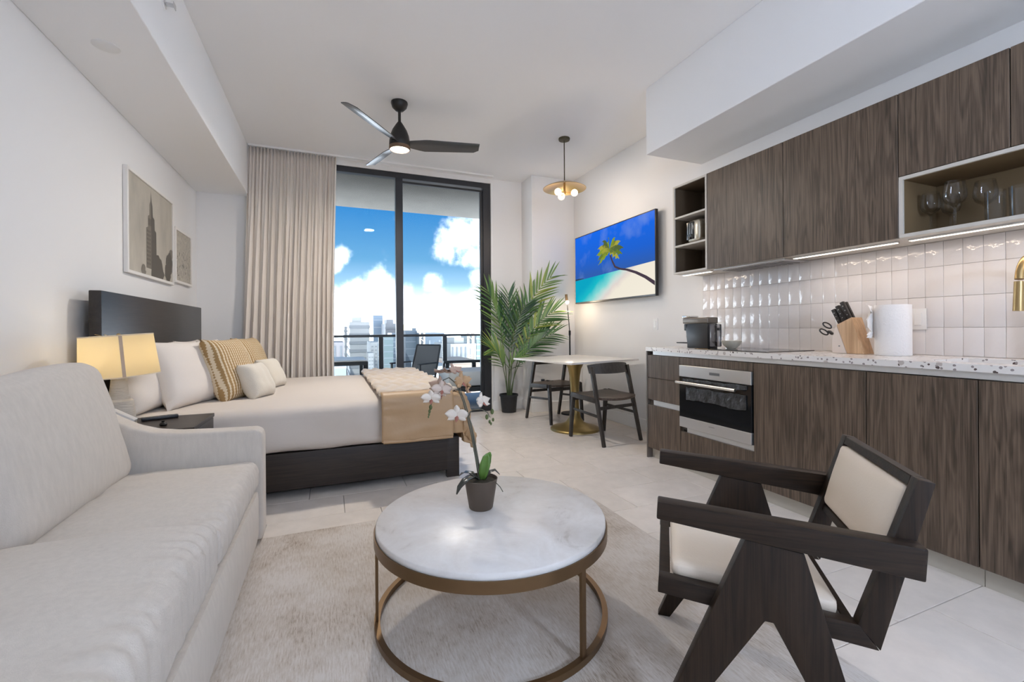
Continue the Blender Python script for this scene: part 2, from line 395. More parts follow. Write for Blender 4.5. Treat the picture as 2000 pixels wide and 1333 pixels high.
for a, b in zip([-3.1] + px_, px_ + [4.5]):
    obj('glass_panel', box(B(), a + .036, b - .036, 7.026, 7.036, .10, .965), GLASS, rl, 0)

# ------------------------------------------------------------------ city beyond the balcony
GZ = -95.0
struct('city_ground', box(B(), -500, 900, 60, 1500, GZ - 2, GZ), mat('city_ground', (.24, .22, .19), .9, var=.25, vscale=.02), 'hazy city ground far below')
def facade(nm, col, rough=.5):
    return mat('facade_' + nm, col, rough)
def tower(name, label, x0, x1, zt, D, depth, wallm, bandm, step, band_h, style='h', proud=.5, roof=None, zbot=GZ, gap_m=None):
    t = thing(name, label, 'building', ((x0 + x1) / 2, D + depth / 2, zbot))
    obj('wall', box(B(), x0, x1, D, D + depth, zbot, zt), wallm, t, 0)
    zlow = max(zbot, -.17 * D)
    if style == 'h':
        z = zt - step * .6; me = None
        while z > zlow:
            bm = box(B(), x0 - proud, x1 + proud, D - proud, D + depth * .9, z - band_h / 2, z + band_h / 2)
            obj('floor_band', bm, bandm, t, 0); z -= step
    elif style == 'v':
        n = max(2, int(abs(x1 - x0) / step)); 
        for k in range(n):
            xx = x0 + (k + .5) * (x1 - x0) / n
            obj('window_strip', box(B(), xx - band_h / 2, xx + band_h / 2, D - proud, D, zlow, zt - step * .8), bandm, t, 0)
    elif style == 'g':
        n = max(2, int(abs(x1 - x0) / step)); z = zt - step; rows = 0
        while z > zlow and rows < 9:
            for k in range(n):
                xx = x0 + (k + .5) * (x1 - x0) / n
                wn = obj('window', box(B(), xx - band_h / 2, xx + band_h / 2, D - proud, D, z - band_h * .7, z), bandm, t, 0)
            z -= step; rows += 1
    if roof:
        ra, rb, rz_ = roof
        obj('roof_block', box(B(), ra, rb, D + 2, D + depth * .6, zt + .01, rz_), wallm, t, 0)
    return t
F_WHITE = facade('pale', (0.312, 0.321, 0.321)); F_BAND = facade('grey_band', (0.197, 0.21, 0.223)); F_BLUE = facade('blue_glass', (0.152, 0.205, 0.268), .3)
F_BLUE2 = facade('steel_glass', (0.12, 0.161, 0.205), .3); F_BLUEL = facade('light_line', (0.277, 0.312, 0.348)); F_GREY = facade('grey', (0.223, 0.232, 0.25)); F_TEAL = facade('teal_glass', (0.179, 0.241, 0.25), .3)
F_PINK = facade('pink_grey', (0.232, 0.215, 0.219)); F_BRICK = facade('brick', (0.277, 0.179, 0.134)); F_DARK = facade('dark_window', (0.134, 0.148, 0.165), .3); F_TAN = facade('tan', (0.277, 0.232, 0.187))
tower('office_tower', 'pale office tower with stacked horizontal window bands', 9.1, 18.7, 5.3, 240, 34, F_WHITE, F_BAND, 4.1, 1.5, 'h', .3, roof=(10.4, 14.9, 7.8))
tower('office_tower', 'narrow grey block joined to the banded pale tower', 7.6, 9.0, 3.4, 276, 20, F_GREY, F_BAND, 4.6, 1.2, 'h', .2)
tower('office_tower', 'slender blue glass tower with a flat overhanging cap', 28.3, 34.8, 11.4, 330, 26, F_BLUE, F_BLUEL, 5.2, .5, 'h', .1, roof=(28.1, 35.4, 11.8))
tower('office_tower', 'grey tower with a stepped roof beside the door mullion', 33.4, 40.9, 5.4, 300, 26, F_GREY, F_BAND, 5.0, 1.4, 'h', .2, roof=(34.3, 38.6, 8.0))
tower('apartment_block', 'pinkish grey block with upright window strips', 0.4, 4.5, -3.2, 170, 26, F_PINK, F_DARK, 1.55, .6, 'v', .2)
tower('apartment_block', 'low pale blue glass block under the balcony table', -0.7, 3.6, -6.7, 120, 20, F_BLUE, F_BLUEL, 2.6, .5, 'h', .1)
tower('apartment_block', 'white stepped block with small square windows', 15.2, 18.0, -3.9, 190, 20, F_WHITE, F_BAND, 1.5, .75, 'g', .1)
tower('apartment_block', 'white lower wing with small square windows', 13.5, 15.5, -7.8, 180, 9, F_WHITE, F_BAND, 1.4, .7, 'g', .1)
tower('office_tower', 'teal glass slab between the railing posts', 24.6, 29.3, -1.5, 230, 26, F_TEAL, F_BLUEL, 3.2, .4, 'h', .1)
tower('office_tower', 'darker blue glass tower behind the teal slab', 32.6, 36.9, -0.7, 262, 20, F_BLUE2, F_BLUEL, 3.2, .4, 'h', .1)
tower('office_tower', 'blue grey glass tower with a pale crown beside the crane', 43.1, 50.4, 0.7, 280, 30, F_BLUE2, F_BLUEL, 4.4, .35, 'h', .1, roof=(43.8, 50.1, 2.3))
tower('office_tower', 'wide steel blue tower with pale upright fins', 49.0, 60.4, -0.6, 250, 27, F_BLUE2, F_BLUEL, 5.4, .9, 'v', .3)
tower('construction_site_block', 'unfinished block with an orange brick deck under the crane', 24.9, 32.3, -8.0, 130, 8, F_BRICK, F_TAN, 2.2, 1.1, 'h', .25)
tower('apartment_block', 'white block with rows of square windows below the crane', 17.7, 23.7, -6.6, 92, 14, F_WHITE, F_DARK, 1.35, .7, 'g', .12)
tower('apartment_block', 'white tower striped with tall dark window strips', 38.4, 47.6, -3.9, 150, 26, F_WHITE, F_DARK, 1.35, .5, 'v', .2, roof=(40.2, 43.7, -1.8))
tower('apartment_block', 'low brick toned block in front of the striped tower', 27.4, 34.0, -6.6, 105, 18, F_TAN, F_BRICK, 2.0, .8, 'h', .2)
tower('apartment_block', 'pale green glass tower behind the balcony door jamb', 55.8, 60.5, -1.3, 175, 24, F_TEAL, F_WHITE, 2.4, .8, 'h', .2)
tower('apartment_block', 'pale banded tower hidden behind the curtain edge', -9.2, -1.1, 2.4, 210, 30, F_WHITE, F_BAND, 4.0, 1.4, 'h', .3)
def crane(label, mx, ztop, jx0, jx1, jz, D, wdt, col, jib=True):
    c = thing('tower_crane', label, 'crane', (mx, D, GZ)); p = Vector((mx, D, jz)); cm = mat('crane_' + col[0], col[1], .6)
    bm = B(); h = wdt / 2
    for sx in (-h, h):
        for sy in (-h, h): box(bm, p.x + sx - .12, p.x + sx + .12, D + sy - .12, D + sy + .12, GZ, p.z)
    z = p.z; k = 0
    while z > p.z - 60:
        s = 1 if k % 2 else -1
        bar(bm, (p.x - h * s, D - h, z), (p.x + h * s, D - h, z - wdt), .14, .14, (0, 1, 0)); z -= wdt; k += 1
    obj('mast', bm, cm, c, 0)
    if jib:
        a, b, t = Vector((jx0, D, jz)), Vector((jx1, D, jz)), Vector((mx, D, ztop))
        obj('jib', box(B(), a.x, b.x, D - .25, D + .25, p.z - .2, p.z + .25), cm, c, 0)
        obj('apex', box(B(), p.x - .3, p.x + .3, D - .3, D + .3, p.z, t.z), cm, c, 0)
        obj('counterweight', box(B(), a.x - .2, a.x + 2.4, D - .7, D + .7, p.z - 1.4, p.z + .5), mat('crane_weight', (.45, .36, .22), .7), c, 0)
        obj('cab', box(B(), p.x - .8, p.x + .5, D - 1.0, D - .3, p.z - 1.8, p.z - .4), mat('crane_cab', (.4, .38, .36), .5), c, 0)
        bm = B(); tube(bm, [t, Vector((b.x * .75 + p.x * .25, D, p.z + .2))], .06, 4); tube(bm, [t, Vector((a.x + 1.0, D, p.z + .2))], .06, 4)
        obj('stay_cable', bm, cm, c, 0)
crane('tan tower crane with a long level jib over the skyline', 26.7, 5.0, 21.1, 40.1, 2.3, 140, 1.3, ('a', (.66, .54, .42)))
crane('ochre crane mast standing in front of the striped tower', 36.5, 1.6, 33.7, 38.9, 0.5, 120, 1.4, ('b', (.62, .47, .33)), False)

# ------------------------------------------------------------------ balcony furniture
OUTG = mat('outdoor_dark_frame', (.035, .037, .04), .5, .3)
MESHF = mat('outdoor_sling_fabric', (.13, .13, .13), .8, bump=.2, bscale=900)
OCUSH = mat('outdoor_cushion', (.66, .64, .61), .9)
t = thing('outdoor_table', 'dark metal balcony table with a pale top near the curtain', 'table', (.12, 6.2, -.02))
obj('table_top', box(B(), -.62, .44, 5.98, 6.78, .672, .69, .003, 1), mat('outdoor_top', (.62, .62, .62), .4), t)
obj('apron', box(B(), -.62, .445, 5.965, 6.795, .625, .671, .003, 1), OUTG, t)
for x in (-.59, .415):
    for y in (6.0, 6.76): obj('leg', box(B(), x - .03, x + .03, y - .03, y + .03, -.02, .624, .003, 1), OUTG, t)
def sling_chair(loc, rz, label):
    c = thing('outdoor_chair', label, 'chair', loc, rz)
    for s in (-1, 1):
        obj('back_post', tube(B(), [(s * .23, -.20, .40), (s * .235, -.25, .60), (s * .225, -.33, .86)], .014, 8), OUTG, c)
        obj('leg', tube(B(), [(s * .25, .22, 0), (s * .25, .20, .40)], .014, 8), OUTG, c)
        obj('leg', tube(B(), [(s * .25, -.26, 0), (s * .23, -.20, .40)], .014, 8), OUTG, c)
        obj('arm', box(B(), s * .265 - .02, s * .265 + .02, -.22, .20, .60, .62, .004, 1), OUTG, c)
        obj('arm_post', box(B(), s * .265 - .012, s * .265 + .012, .16, .184, .38, .60), OUTG, c)
    obj('seat_frame', box(B(), -.25, .25, -.21, .22, .385, .405, .004, 1), OUTG, c)
    obj('seat_sling', box(B(), -.22, .22, -.19, .20, .406, .412), MESHF, c)
    bm = B(); prism(bm, [(-.22, -.205, .42), (-.225, -.25, .60), (-.212, -.325, .855), (-.212, -.333, .855), (-.225, -.258, .60), (-.22, -.213, .42)], (.44, 0, 0)); obj('back_sling', bm, MESHF, c)
    obj('top_rail', tube(B(), [(-.225, -.33, .86), (.225, -.33, .86)], .013, 8), OUTG, c)
sling_chair((1.12, 6.52, -.02), radians(128), 'black balcony armchair with a grey sling back behind the mullion')
t = thing('outdoor_lounge_chair', 'low dark balcony lounge seat with a thick pale cushion', 'chair', (1.85, 6.25, -.02))
obj('seat_frame', box(B(), 1.46, 2.34, 5.92, 6.62, .21, .27, .004, 1), OUTG, t)
for x in (1.49, 2.31):
    for y in (5.95, 6.59): obj('leg', box(B(), x - .03, x + .03, y - .03, y + .03, -.02, .209, .003, 1), OUTG, t)
obj('arm', box(B(), 1.58, 2.34, 6.59, 6.64, .56, .60, .004, 1), OUTG, t)
for x in (1.64, 2.06): obj('arm_post', box(B(), x - .03, x + .03, 6.595, 6.635, .271, .559, .003, 1), OUTG, t)
obj('back_frame', box(B(), 2.28, 2.33, 5.93, 6.585, .271, .66, .004, 1), OUTG, t)
obj('cushion', softbox(B(), (1.87, 6.25, .385), (.39, .32, .11), .05, (8, 8, 4)), OCUSH, t)

# ------------------------------------------------------------------ kitchen
KX, KW = 2.435, XR            # front plane of the base doors
J = [2.985, 2.618, 1.991, 1.362, .954, .40, -.20]   # joints between units
SHADOW = mat('cabinet_carcass', (.10, .085, .07), .6)  # one even dark brown for the base unit bodies
CHAN = mat('channel_aluminium', (.66, .66, .65), .38, .6)
PLINTH = mat('plinth_laminate', (.50, .465, .40), .45)
def front(root, y0, y1, z0, z1, nm='door', x=KX):
    return obj(nm, box(B(), x, x + .02, y0 + .0018, y1 - .0018, z0, z1, .0012, 1), WALNUT, root)
tag(obj('end_panel', box(B(), KX - .003, KW, 2.9855, 3.0, 0, .8845, .001, 1), mat('panel_edge', (.12, .10, .085), .5)), 'thin dark end panel closing the kitchen base units', 'panel')
def carcass(root, y0, y1, z0=.088, z1=.855):
    obj('body', box(B(), KX + .022, KW - .002, y0 + .001, y1 - .001, z0, z1), SHADOW, root, 0)
def unit(label, k, nm='base_cabinet'):
    r = thing(nm, label, 'cabinet', (KX + .3, (J[k] + J[k + 1]) / 2, 0)); return r
r = unit('narrow base unit with two drawers over a tall pull-out front', 0, 'drawer_unit')
carcass(r, J[1], J[0])
front(r, J[1], J[0], .668, .851, 'drawer_front'); front(r, J[1], J[0], .486, .664, 'drawer_front'); front(r, J[1], J[0], .088, .443, 'door')
obj('finger_channel', box(B(), KX + .012, KX + .0215, J[1] + .002, J[0] - .058, .4435, .4855), CHAN, r)
obj('plinth', box(B(), KX + .045, KX + .06, J[1] + .001, J[0] - .001, 0, .0875), PLINTH, r)
r = unit('walnut housing framing the built-in oven with a drawer below', 1, 'oven_housing')
bm = B(); box(bm, KX + .58, KW - .002, J[2] + .001, J[1] - .001, .088, .855); box(bm, KX + .022, KX + .58, J[2] + .001, J[2] + .014, .088, .855); box(bm, KX + .022, KX + .58, J[1] - .014, J[1] - .001, .088, .855)
box(bm, KX + .022, KX + .58, J[2] + .014, J[1] - .014, .31, .325)
obj('body', bm, SHADOW, r, 0)
front(r, J[2], J[1], .797, .851, 'filler_panel'); front(r, J[2], J[1], .088, .297, 'drawer_front')
obj('finger_channel', box(B(), KX + .012, KX + .0215, J[2] + .002, J[1] - .058, .2975, .3335), CHAN, r)
obj('plinth', box(B(), KX + .045, KX + .06, J[2] + .001, J[1] - .001, 0, .0875), PLINTH, r)
labs = ['wide walnut base cabinet door beside the oven', 'walnut base cabinet door under the sink front', 'walnut base cabinet door past the sink', 'last walnut base cabinet of the run']
for k in range(2, 6):
    r = unit(labs[k - 2], k); carcass(r, J[k + 1], J[k], z1=.66 if k in (3, 4) else .855); front(r, J[k + 1], J[k], .088, .851)
    obj('plinth', box(B(), KX + .045, KX + .06, J[k + 1] + .001, J[k] - .001, 0, .0875), PLINTH, r)
ch = obj('finger_channel', box(B(), KX + .008, KX + .0215, -.2, 2.928, .8555, .884), CHAN)
tag(ch, 'continuous pale aluminium finger channel under the worktop', 'channel')
# worktop with a sink cut-out
TERR = bpy.data.materials.new('terrazzo'); TERR.use_nodes = True; t_ = TERR.node_tree; b_ = t_.nodes['Principled BSDF']; b_.inputs['Roughness'].default_value = .22
c_ = nd(t_, 'ShaderNodeTexCoord'); prev = None
base = (.76, .72, .68)
for sc_, lo, col in ((38, .30, (.10, .075, .07)), (62, .34, (.30, .26, .25)), (27, .22, (.50, .44, .40))):
    v_ = nd(t_, 'ShaderNodeTexVoronoi', inp={'Scale': sc_, 'Randomness': 1.0}); n_ = nd(t_, 'ShaderNodeTexNoise', inp={'Scale': 30.0, 'Detail': 2.0})
    t_.links.new(c_.outputs['Object'], n_.inputs['Vector'])
    mx_ = nd(t_, 'ShaderNodeMix', data_type='VECTOR', inp={0: .012}); t_.links.new(c_.outputs['Object'], mx_.inputs[4]); t_.links.new(n_.outputs['Color'], mx_.inputs[5]); t_.links.new(mx_.outputs[1], v_.inputs['Vector'])
    sp_ = nd(t_, 'ShaderNodeSeparateColor'); t_.links.new(v_.outputs['Color'], sp_.inputs[0])
    g_ = nd(t_, 'ShaderNodeMath', op='LESS_THAN', inp={1: lo * .62}); t_.links.new(sp_.outputs[0], g_.inputs[0])
    d_ = nd(t_, 'ShaderNodeMath', op='LESS_THAN', inp={1: .32}); t_.links.new(v_.outputs['Distance'], d_.inputs[0])
    m_ = nd(t_, 'ShaderNodeMath', op='MULTIPLY'); t_.links.new(g_.outputs[0], m_.inputs[0]); t_.links.new(d_.outputs[0], m_.inputs[1])
    cm = nd(t_, 'ShaderNodeMix', data_type='RGBA'); t_.links.new(m_.outputs[0], cm.inputs[0]); cm.inputs[7].default_value = (*col, 1)
    if prev is None: cm.inputs[6].default_value = (*base, 1)
    else: t_.links.new(prev, cm.inputs[6])
    prev = cm.outputs[2]
t_.links.new(prev, b_.inputs['Base Color'])
SX0, SX1, SY0, SY1 = 2.56, 2.90, .50, 1.17
bm = B(); X0, X1, Y0, Y1, ZT, ZB_ = KX - .006, KW - .001, -.2, 3.003, .915, .885
pts = [(X0, Y0), (X1, Y0), (X1, Y1), (X0, Y1)]; ins = [(SX0, SY0), (SX1, SY0), (SX1, SY1), (SX0, SY1)]
for z, fl_ in ((ZT, 0), (ZB_, 1)):
    A_ = [bm.verts.new((*p, z)) for p in pts]; I_ = [bm.verts.new((*p, z)) for p in ins]
    if fl_ == 0: At, It = A_, I_
    for i in range(4): bm.faces.new((A_[i], A_[(i + 1) % 4], I_[(i + 1) % 4], I_[i]))
for i in range(4):
    bm.faces.new((At[i], At[(i + 1) % 4], A_[(i + 1) % 4], A_[i])); bm.faces.new((It[i], It[(i + 1) % 4], I_[(i + 1) % 4], I_[i]))
bmesh.ops.recalc_face_normals(bm, faces=bm.faces[:])
tag(obj('worktop', bm, TERR, None, 20), 'white terrazzo kitchen worktop speckled with dark chips', 'worktop')
bm = B(); zz = .70
sk = thing('sink', 'white undermount sink set into the terrazzo worktop', 'sink', (2.73, .83, .68))
ri = [(SX0 - .004, SY0 - .004), (SX1 + .004, SY0 - .004), (SX1 + .004, SY1 + .004), (SX0 - .004, SY1 + .004)]
tp = [bm.verts.new((*p, .8845)) for p in ri]; bt = [bm.verts.new((p[0] * .94 + 2.73 * .06, p[1] * .94 + .83 * .06, zz)) for p in ri]
for i in range(4): bm.faces.new((tp[i], tp[(i + 1) % 4], bt[(i + 1) % 4], bt[i]))
bm.faces.new(bt); bmesh.ops.recalc_face_normals(bm, faces=bm.faces[:])
so_ = obj('basin', bm, mat('sink_white', (.74, .72, .69), .25), sk)
md = so_.modifiers.new('thickness', 'SOLIDIFY'); md.thickness = .006; md.offset = 1
obj('drain', lathe(B(), [(0, zz + .004), (.03, zz + .004), (.04, zz + .001)], 20, (2.73, .83, 0)), STEEL, sk)
f_ = thing('faucet', 'brushed brass gooseneck kitchen faucet', 'faucet', (2.955, .935, .915))
pth = [(2.955, .935, .93)] + [(2.955, .935, .915 + .1 * k) for k in range(1, 4)]
for k in range(0, 13):
    a = pi * k / 12 * .97
    pth.append((2.84 + .115 * cos(a), .935, 1.26 + .115 * sin(a)))
obj('spout', tube(B(), pth, .0145, 14), BRASS, f_)
obj('spray_head', tube(B(), [(2.7255, .935, 1.262), (2.723, .937, 1.135)], [.0155, .0175], 16), BRASS, f_)
obj('base', lathe(B(), [(0, 0), (.028, 0), (.028, .012), (.02, .02), (0, .02)], 20, (2.955, .935, .9155)), BRASS, f_)
obj('lever', tube(B(), [(2.955, .918, .985), (2.955, .86, 1.01)], [.008, .006], 10), BRASS, f_)
# oven
o_ = thing('oven', 'stainless built-in oven with black glass door and bar handle', 'oven', (KX + .25, 2.305, .335))
OX = KX - .012
obj('body', box(B(), KX + .012, KX + .56, J[2] + .02, J[1] - .02, .336, .794), BLACK, o_, 0)
obj('control_panel', box(B(), OX, KX + .011, J[2] + .006, J[1] - .004, .711, .795, .002, 1), STEEL, o_)
obj('display', box(B(), OX - .002, OX, 2.24, 2.325, .745, .763), mat('oven_display', (.16, .165, .17), .2), o_)
GL = mat('black_oven_glass', (.012, .013, .014), .08, spec=.6)
dr = obj('door', box(B(), OX + .002, KX + .011, J[2] + .006, J[1] - .004, .412, .708, .001, 1), GL, o_)
obj('door_trim', box(B(), OX, KX + .011, J[2] + .006, J[1] - .004, .336, .411, .002, 1), STEEL, dr)
obj('handle', tube(B(), [(OX - .045, J[2] + .085, .672), (OX - .045, J[1] - .02, .672)], .0105, 14), mat('handle_steel', (.78, .77, .75), .25, 1.0), dr)
for y in (J[2] + .12, J[1] - .06): obj('handle_bracket', tube(B(), [(OX - .045, y, .672), (OX + .002, y, .672)], .006, 8), STEEL, dr)
obj('badge', box(B(), OX - .0012, OX - .0002, 2.285, 2.335, .383, .388), mat('badge_grey', (.34, .34, .34), .4), dr)
CRUMP = mat('oven_wrap', (.035, .036, .038), .3, var=.9, vscale=26, stretch=(1, 1, .7), bump=.9, bscale=34)
def crumple(u, v, w_, P): return P + Vector((0, 0, .012 * noise.noise(Vector((v * 5, w_ * 3, 1.7)))))
obj('protective_film', softbox(B(), (OX - .004, 2.285, .595), (.004, .255, .046), .004, (2, 24, 6), crumple), CRUMP, dr, label='crumpled clear film taped over the oven door glass')
obj('protective_film', softbox(B(), (OX - .003, 2.300, .690), (.003, .275, .012), .003, (2, 24, 3), crumple), CRUMP, dr, label='narrow strip of crumpled film over the oven vent')
# cooktop
ct_ = thing('cooktop', 'flat black glass induction cooktop set on the worktop', 'cooktop', (2.72, 2.25, .915))
obj('glass', box(B(), 2.50, 2.95, 1.95, 2.54, .9152, .9205, .002, 1), mat('cooktop_glass', (.018, .018, .02), .05, spec=.7), ct_)
for x, y, r in ((2.62, 2.12, .075), (2.62, 2.38, .09), (2.83, 2.12, .09), (2.83, 2.38, .07)):
    obj('heating_zone', lathe(B(), [(r, .9206), (r, .9209), (r - .003, .9209), (r - .003, .9206)], 32, (x, y, 0), True), mat('zone_ring', (.14, .14, .14), .4), ct_)
# backsplash tiles
ZEL = [mat('glazed_tile_%d' % i, c, .07, spec=.65, bump=.35, bscale=16) for i, c in enumerate(((.72, .68, .655), (.70, .66, .635), (.735, .695, .67)))]
bs = struct('backsplash', box(B(), KW - .0035, KW - .0002, -.2, 2.965, .9155, 1.526), mat('backsplash_grout', (.66, .62, .595), .8), 'glossy white backsplash of upright handmade tiles', smooth=0)
tc_ = {}
rows_ = [(.9155, 1.0655), (1.0655, 1.2295), (1.2295, 1.3935), (1.3935, 1.526)]
ncol = int((2.965 - .30) / .0785)
for (za, zb) in rows_:
    for k in range(ncol):
        ya = 2.965 - (k + 1) * .0785
        key = (round(zb - za, 3), random.randrange(3))
        if key not in tc_: tc_[key] = mesh_of(box(B(), -.006, 0, -.0387, .0387, -(zb - za) / 2 + .0007, (zb - za) / 2 - .0007, .0014, 2), 'tile', ZEL[key[1]], 60)
        o = bpy.data.objects.new('tile', tc_[key]); COL.objects.link(o); o.parent = bs
        o.location = (KW - .0036 + random.uniform(-.0006, .0004), ya + .03925, (za + zb) / 2); o.rotation_euler = (random.uniform(-.004, .004), random.uniform(-.012, .012), random.uniform(-.022, .022))
# wall cabinets
UX, UZ0, UZ1 = 2.714, 1.527, 2.272
def carcass_open(root, y0, y1, z0, z1, t=.016, back=True, inner=None, shelves=(), dv=()):
    """open shelf box, front edge at UX"""
    obj('top_panel', box(B(), UX, KW - .002, y0, y1, z1 - t, z1, .001, 1), LAMINATE, root); obj('bottom_panel', box(B(), UX, KW - .002, y0, y1, z0, z0 + t, .001, 1), LAMINATE, root)
    for y in (y0, y1 - t): obj('side_panel', box(B(), UX, KW - .002, y, y + t, z0 + t, z1 - t), LAMINATE, root)
    obj('back_panel', box(B(), KW - .012, KW - .0025, y0 + t, y1 - t, z0 + t, z1 - t), inner, root)
    bm = B(); e = .0015
    for y in (y0 + t, y1 - t - e): box(bm, UX + .012, KW - .0125, y, y + e, z0 + t, z1 - t)
    box(bm, UX + .012, KW - .0125, y0 + t + e, y1 - t - e, z1 - t - e, z1 - t); box(bm, UX + .012, KW - .0125, y0 + t + e, y1 - t - e, z0 + t, z0 + t + e)
    obj('lining', bm, inner, root, 0)
    for z in shelves: obj('shelf', box(B(), UX + .001, KW - .0125, y0 + t + .0016, y1 - t - .0016, z - t / 2, z + t / 2, .001, 1), LAMINATE, root)
INNER = mat('shelf_interior', (.11, .078, .048), .55); INNER2 = mat('niche_interior', (.20, .135, .068), .5)
r = thing('open_shelf_unit', 'open wall shelf with three dark compartments beside the television', 'shelf', (2.87, 2.80, UZ0))
carcass_open(r, J[1] + .002, 2.985, UZ0, UZ1, .016, inner=INNER, shelves=(2.0, 1.760))
def wall_cab(label, y0, y1, z0, z1):
    r = thing('wall_cabinet', label, 'cabinet', (2.87, (y0 + y1) / 2, z0))
    obj('body', box(B(), UX + .021, KW - .002, y0 + .001, y1 - .001, z0, z1, 0), LAMINATE, r, 0)
    obj('door', box(B(), UX, UX + .02, y0 + .0018, y1 - .0018, z0 + .001, z1 - .001, .0012, 1), WALNUT, r)
wall_cab('tall walnut wall cabinet next to the open shelf', J[2], J[1], UZ0, UZ1)
wall_cab('tall walnut wall cabinet next to the glassware niche', J[3], J[2], UZ0, UZ1)
wall_cab('short walnut wall cabinet over the wine glasses', J[4], J[3], 1.842, UZ1)
wall_cab('short walnut wall cabinet over the far end of the niche', J[5], J[4], 1.842, UZ1)
r = thing('glassware_niche', 'long open niche with a pale front edge holding glassware', 'shelf', (2.87, .88, UZ0))
carcass_open(r, J[5], J[3] - .001, UZ0, 1.840, .018, inner=INNER2)
hd = thing('range_hood', 'slim steel extractor set under the wall cabinet', 'hood', (2.87, 2.29, 1.51))
obj('body', box(B(), 2.76, 3.00, 2.02, 2.60, 1.515, 1.5265, .002, 1), mat('hood_steel', (.55, .54, .53), .4, .8), hd)
for k in range(11):
    obj('vent_slat', box(B(), 2.80, 2.97, 2.06 + k * .046, 2.06 + k * .046 + .03, 1.5105, 1.5148), mat('hood_slat', (.30, .29, .28), .5, .7), hd)
WARM = (1.0, .80, .62)
for i, (ya, yb) in enumerate(((2.66, 2.965), (1.41, 1.985), (.45, 1.36))):
    s_ = thing('under_cabinet_light', ('short glowing light strip under the open wall shelf', 'glowing light strip under the tall cabinet beside the hood', 'long glowing light strip under the glassware niche')[i], 'light', (2.80, (ya + yb) / 2, 1.52), group='light strips under the wall cabinets')
    obj('channel', box(B(), 2.79, 2.818, ya, yb, 1.5185, 1.5265), CHAN, s_)
    obj('diffuser', box(B(), 2.793, 2.815, ya + .004, yb - .004, 1.516, 1.5184), emat('strip_glow', (1, .86, .72), 2.2), s_)
    light('strip_lamp', 'AREA', (2.804, (ya + yb) / 2, 1.513), 0.8 * (yb - ya), WARM, .02, yb - ya - .02, (0, 0, 0), s_)

# ------------------------------------------------------------------ things on the worktop and shelves
CM = thing('coffee_machine', 'compact black and bronze pod coffee machine at the worktop end', 'coffee maker', (2.66, 2.62, .915))
bm = B(); prism(bm, [(2.61, 2.52, .916), (2.61, 2.72, .916), (2.61, 2.735, 1.005), (2.61, 2.735, 1.02), (2.61, 2.74, 1.055), (2.61, 2.72, 1.105), (2.61, 2.52, 1.105)], (.10, 0, 0), .006, 2)
obj('body', bm, mat('machine_black', (.022, .021, .020), .35), CM)
obj('top_housing', box(B(), 2.605, 2.715, 2.515, 2.77, 1.106, 1.152, .010, 3), mat('machine_bronze', (.17, .145, .12), .35, .5), CM)
obj('lever', box(B(), 2.615, 2.705, 2.70, 2.785, 1.153, 1.168, .005, 2), CHROME, CM)
obj('spout', box(B(), 2.635, 2.685, 2.742, 2.785, 1.05, 1.105, .008, 2), BLACK, CM)
obj('drip_tray', box(B(), 2.625, 2.695, 2.737, 2.86, .948, .957, .003, 2), BLACK, CM)
obj('tray_post', box(B(), 2.64, 2.68, 2.737, 2.755, .916, .948), BLACK, CM)
obj('water_tank', box(B(), 2.62, 2.70, 2.47, 2.513, .93, 1.10, .008, 2), pane_mat('tank_plastic', (.6, .6, .62), .8), CM)
tag(obj('bowl', lathe(B(), [(0, .006), (.026, .006), (.030, 0), (.034, .004), (.055, .024), (.068, .05), (.071, .056), (.066, .055), (.05, .028), (.028, .011), (0, .010)], 36, (2.70, 2.385, .9212)), mat('ceramic_cream', (.70, .64, .52), .3)), 'small cream ceramic bowl on the cooktop corner', 'bowl')
# knife block
KB = thing('knife_block', 'slanted light wood knife block with black handled knives and scissors', 'knife block', (2.84, 1.66, .915))
BEECH = wood('beech', (.46, .28, .15), (.66, .43, .25), .45, 'Z', 30)
bm = B(); prism(bm, [(2.80, 1.578, .916), (2.80, 1.665, .916), (2.80, 1.722, 1.085), (2.80, 1.640, 1.128)], (.10, 0, 0), .003, 2); obj('tall_block', bm, BEECH, KB)
bm = B(); prism(bm, [(2.80, 1.666, .916), (2.80, 1.748, .916), (2.80, 1.748, 1.0), (2.80, 1.7285, 1.074), (2.80, 1.7205, 1.078)], (.10, 0, 0), .003, 2); obj('low_block', bm, mat('beech_pale', (.70, .60, .52), .5), KB)
obj('brand_mark', box(B(), 2.7985, 2.7998, 1.703, 1.711, .955, .962), mat('mark_grey', (.2, .2, .2), .5), KB)
ax_ = Vector((0, .414, .91)).normalized()
for i, (x, y, z, L) in enumerate(((2.818, 1.655, 1.118, .112), (2.818, 1.683, 1.103, .105), (2.818, 1.709, 1.089, .098), (2.862, 1.662, 1.114, .115), (2.862, 1.690, 1.099, .112), (2.862, 1.714, 1.087, .105))):
    p = Vector((x, y, z)); kn = obj('knife_handle', bar(B(), p, p + ax_ * L, .018, .019, (0, 1, 0), .02, .022, .004), mat('knife_black', (.022, .018, .016), .35), KB)
    bm = B()
    for q in (.25, .5, .75): lathe(bm, [(0, .0), (.003, .0), (.003, .001), (0, .001)], 8, (0, 0, 0))
    bm.free()
    bm = B()
    for q in (.25, .5, .75):
        c = p + ax_ * (L * q) + Vector((-.0105, 0, 0)); box(bm, c.x - .0006, c.x + .0006, c.y - .003, c.y + .003, c.z - .003, c.z + .003)
    obj('rivet', bm, CHROME, kn, 0)
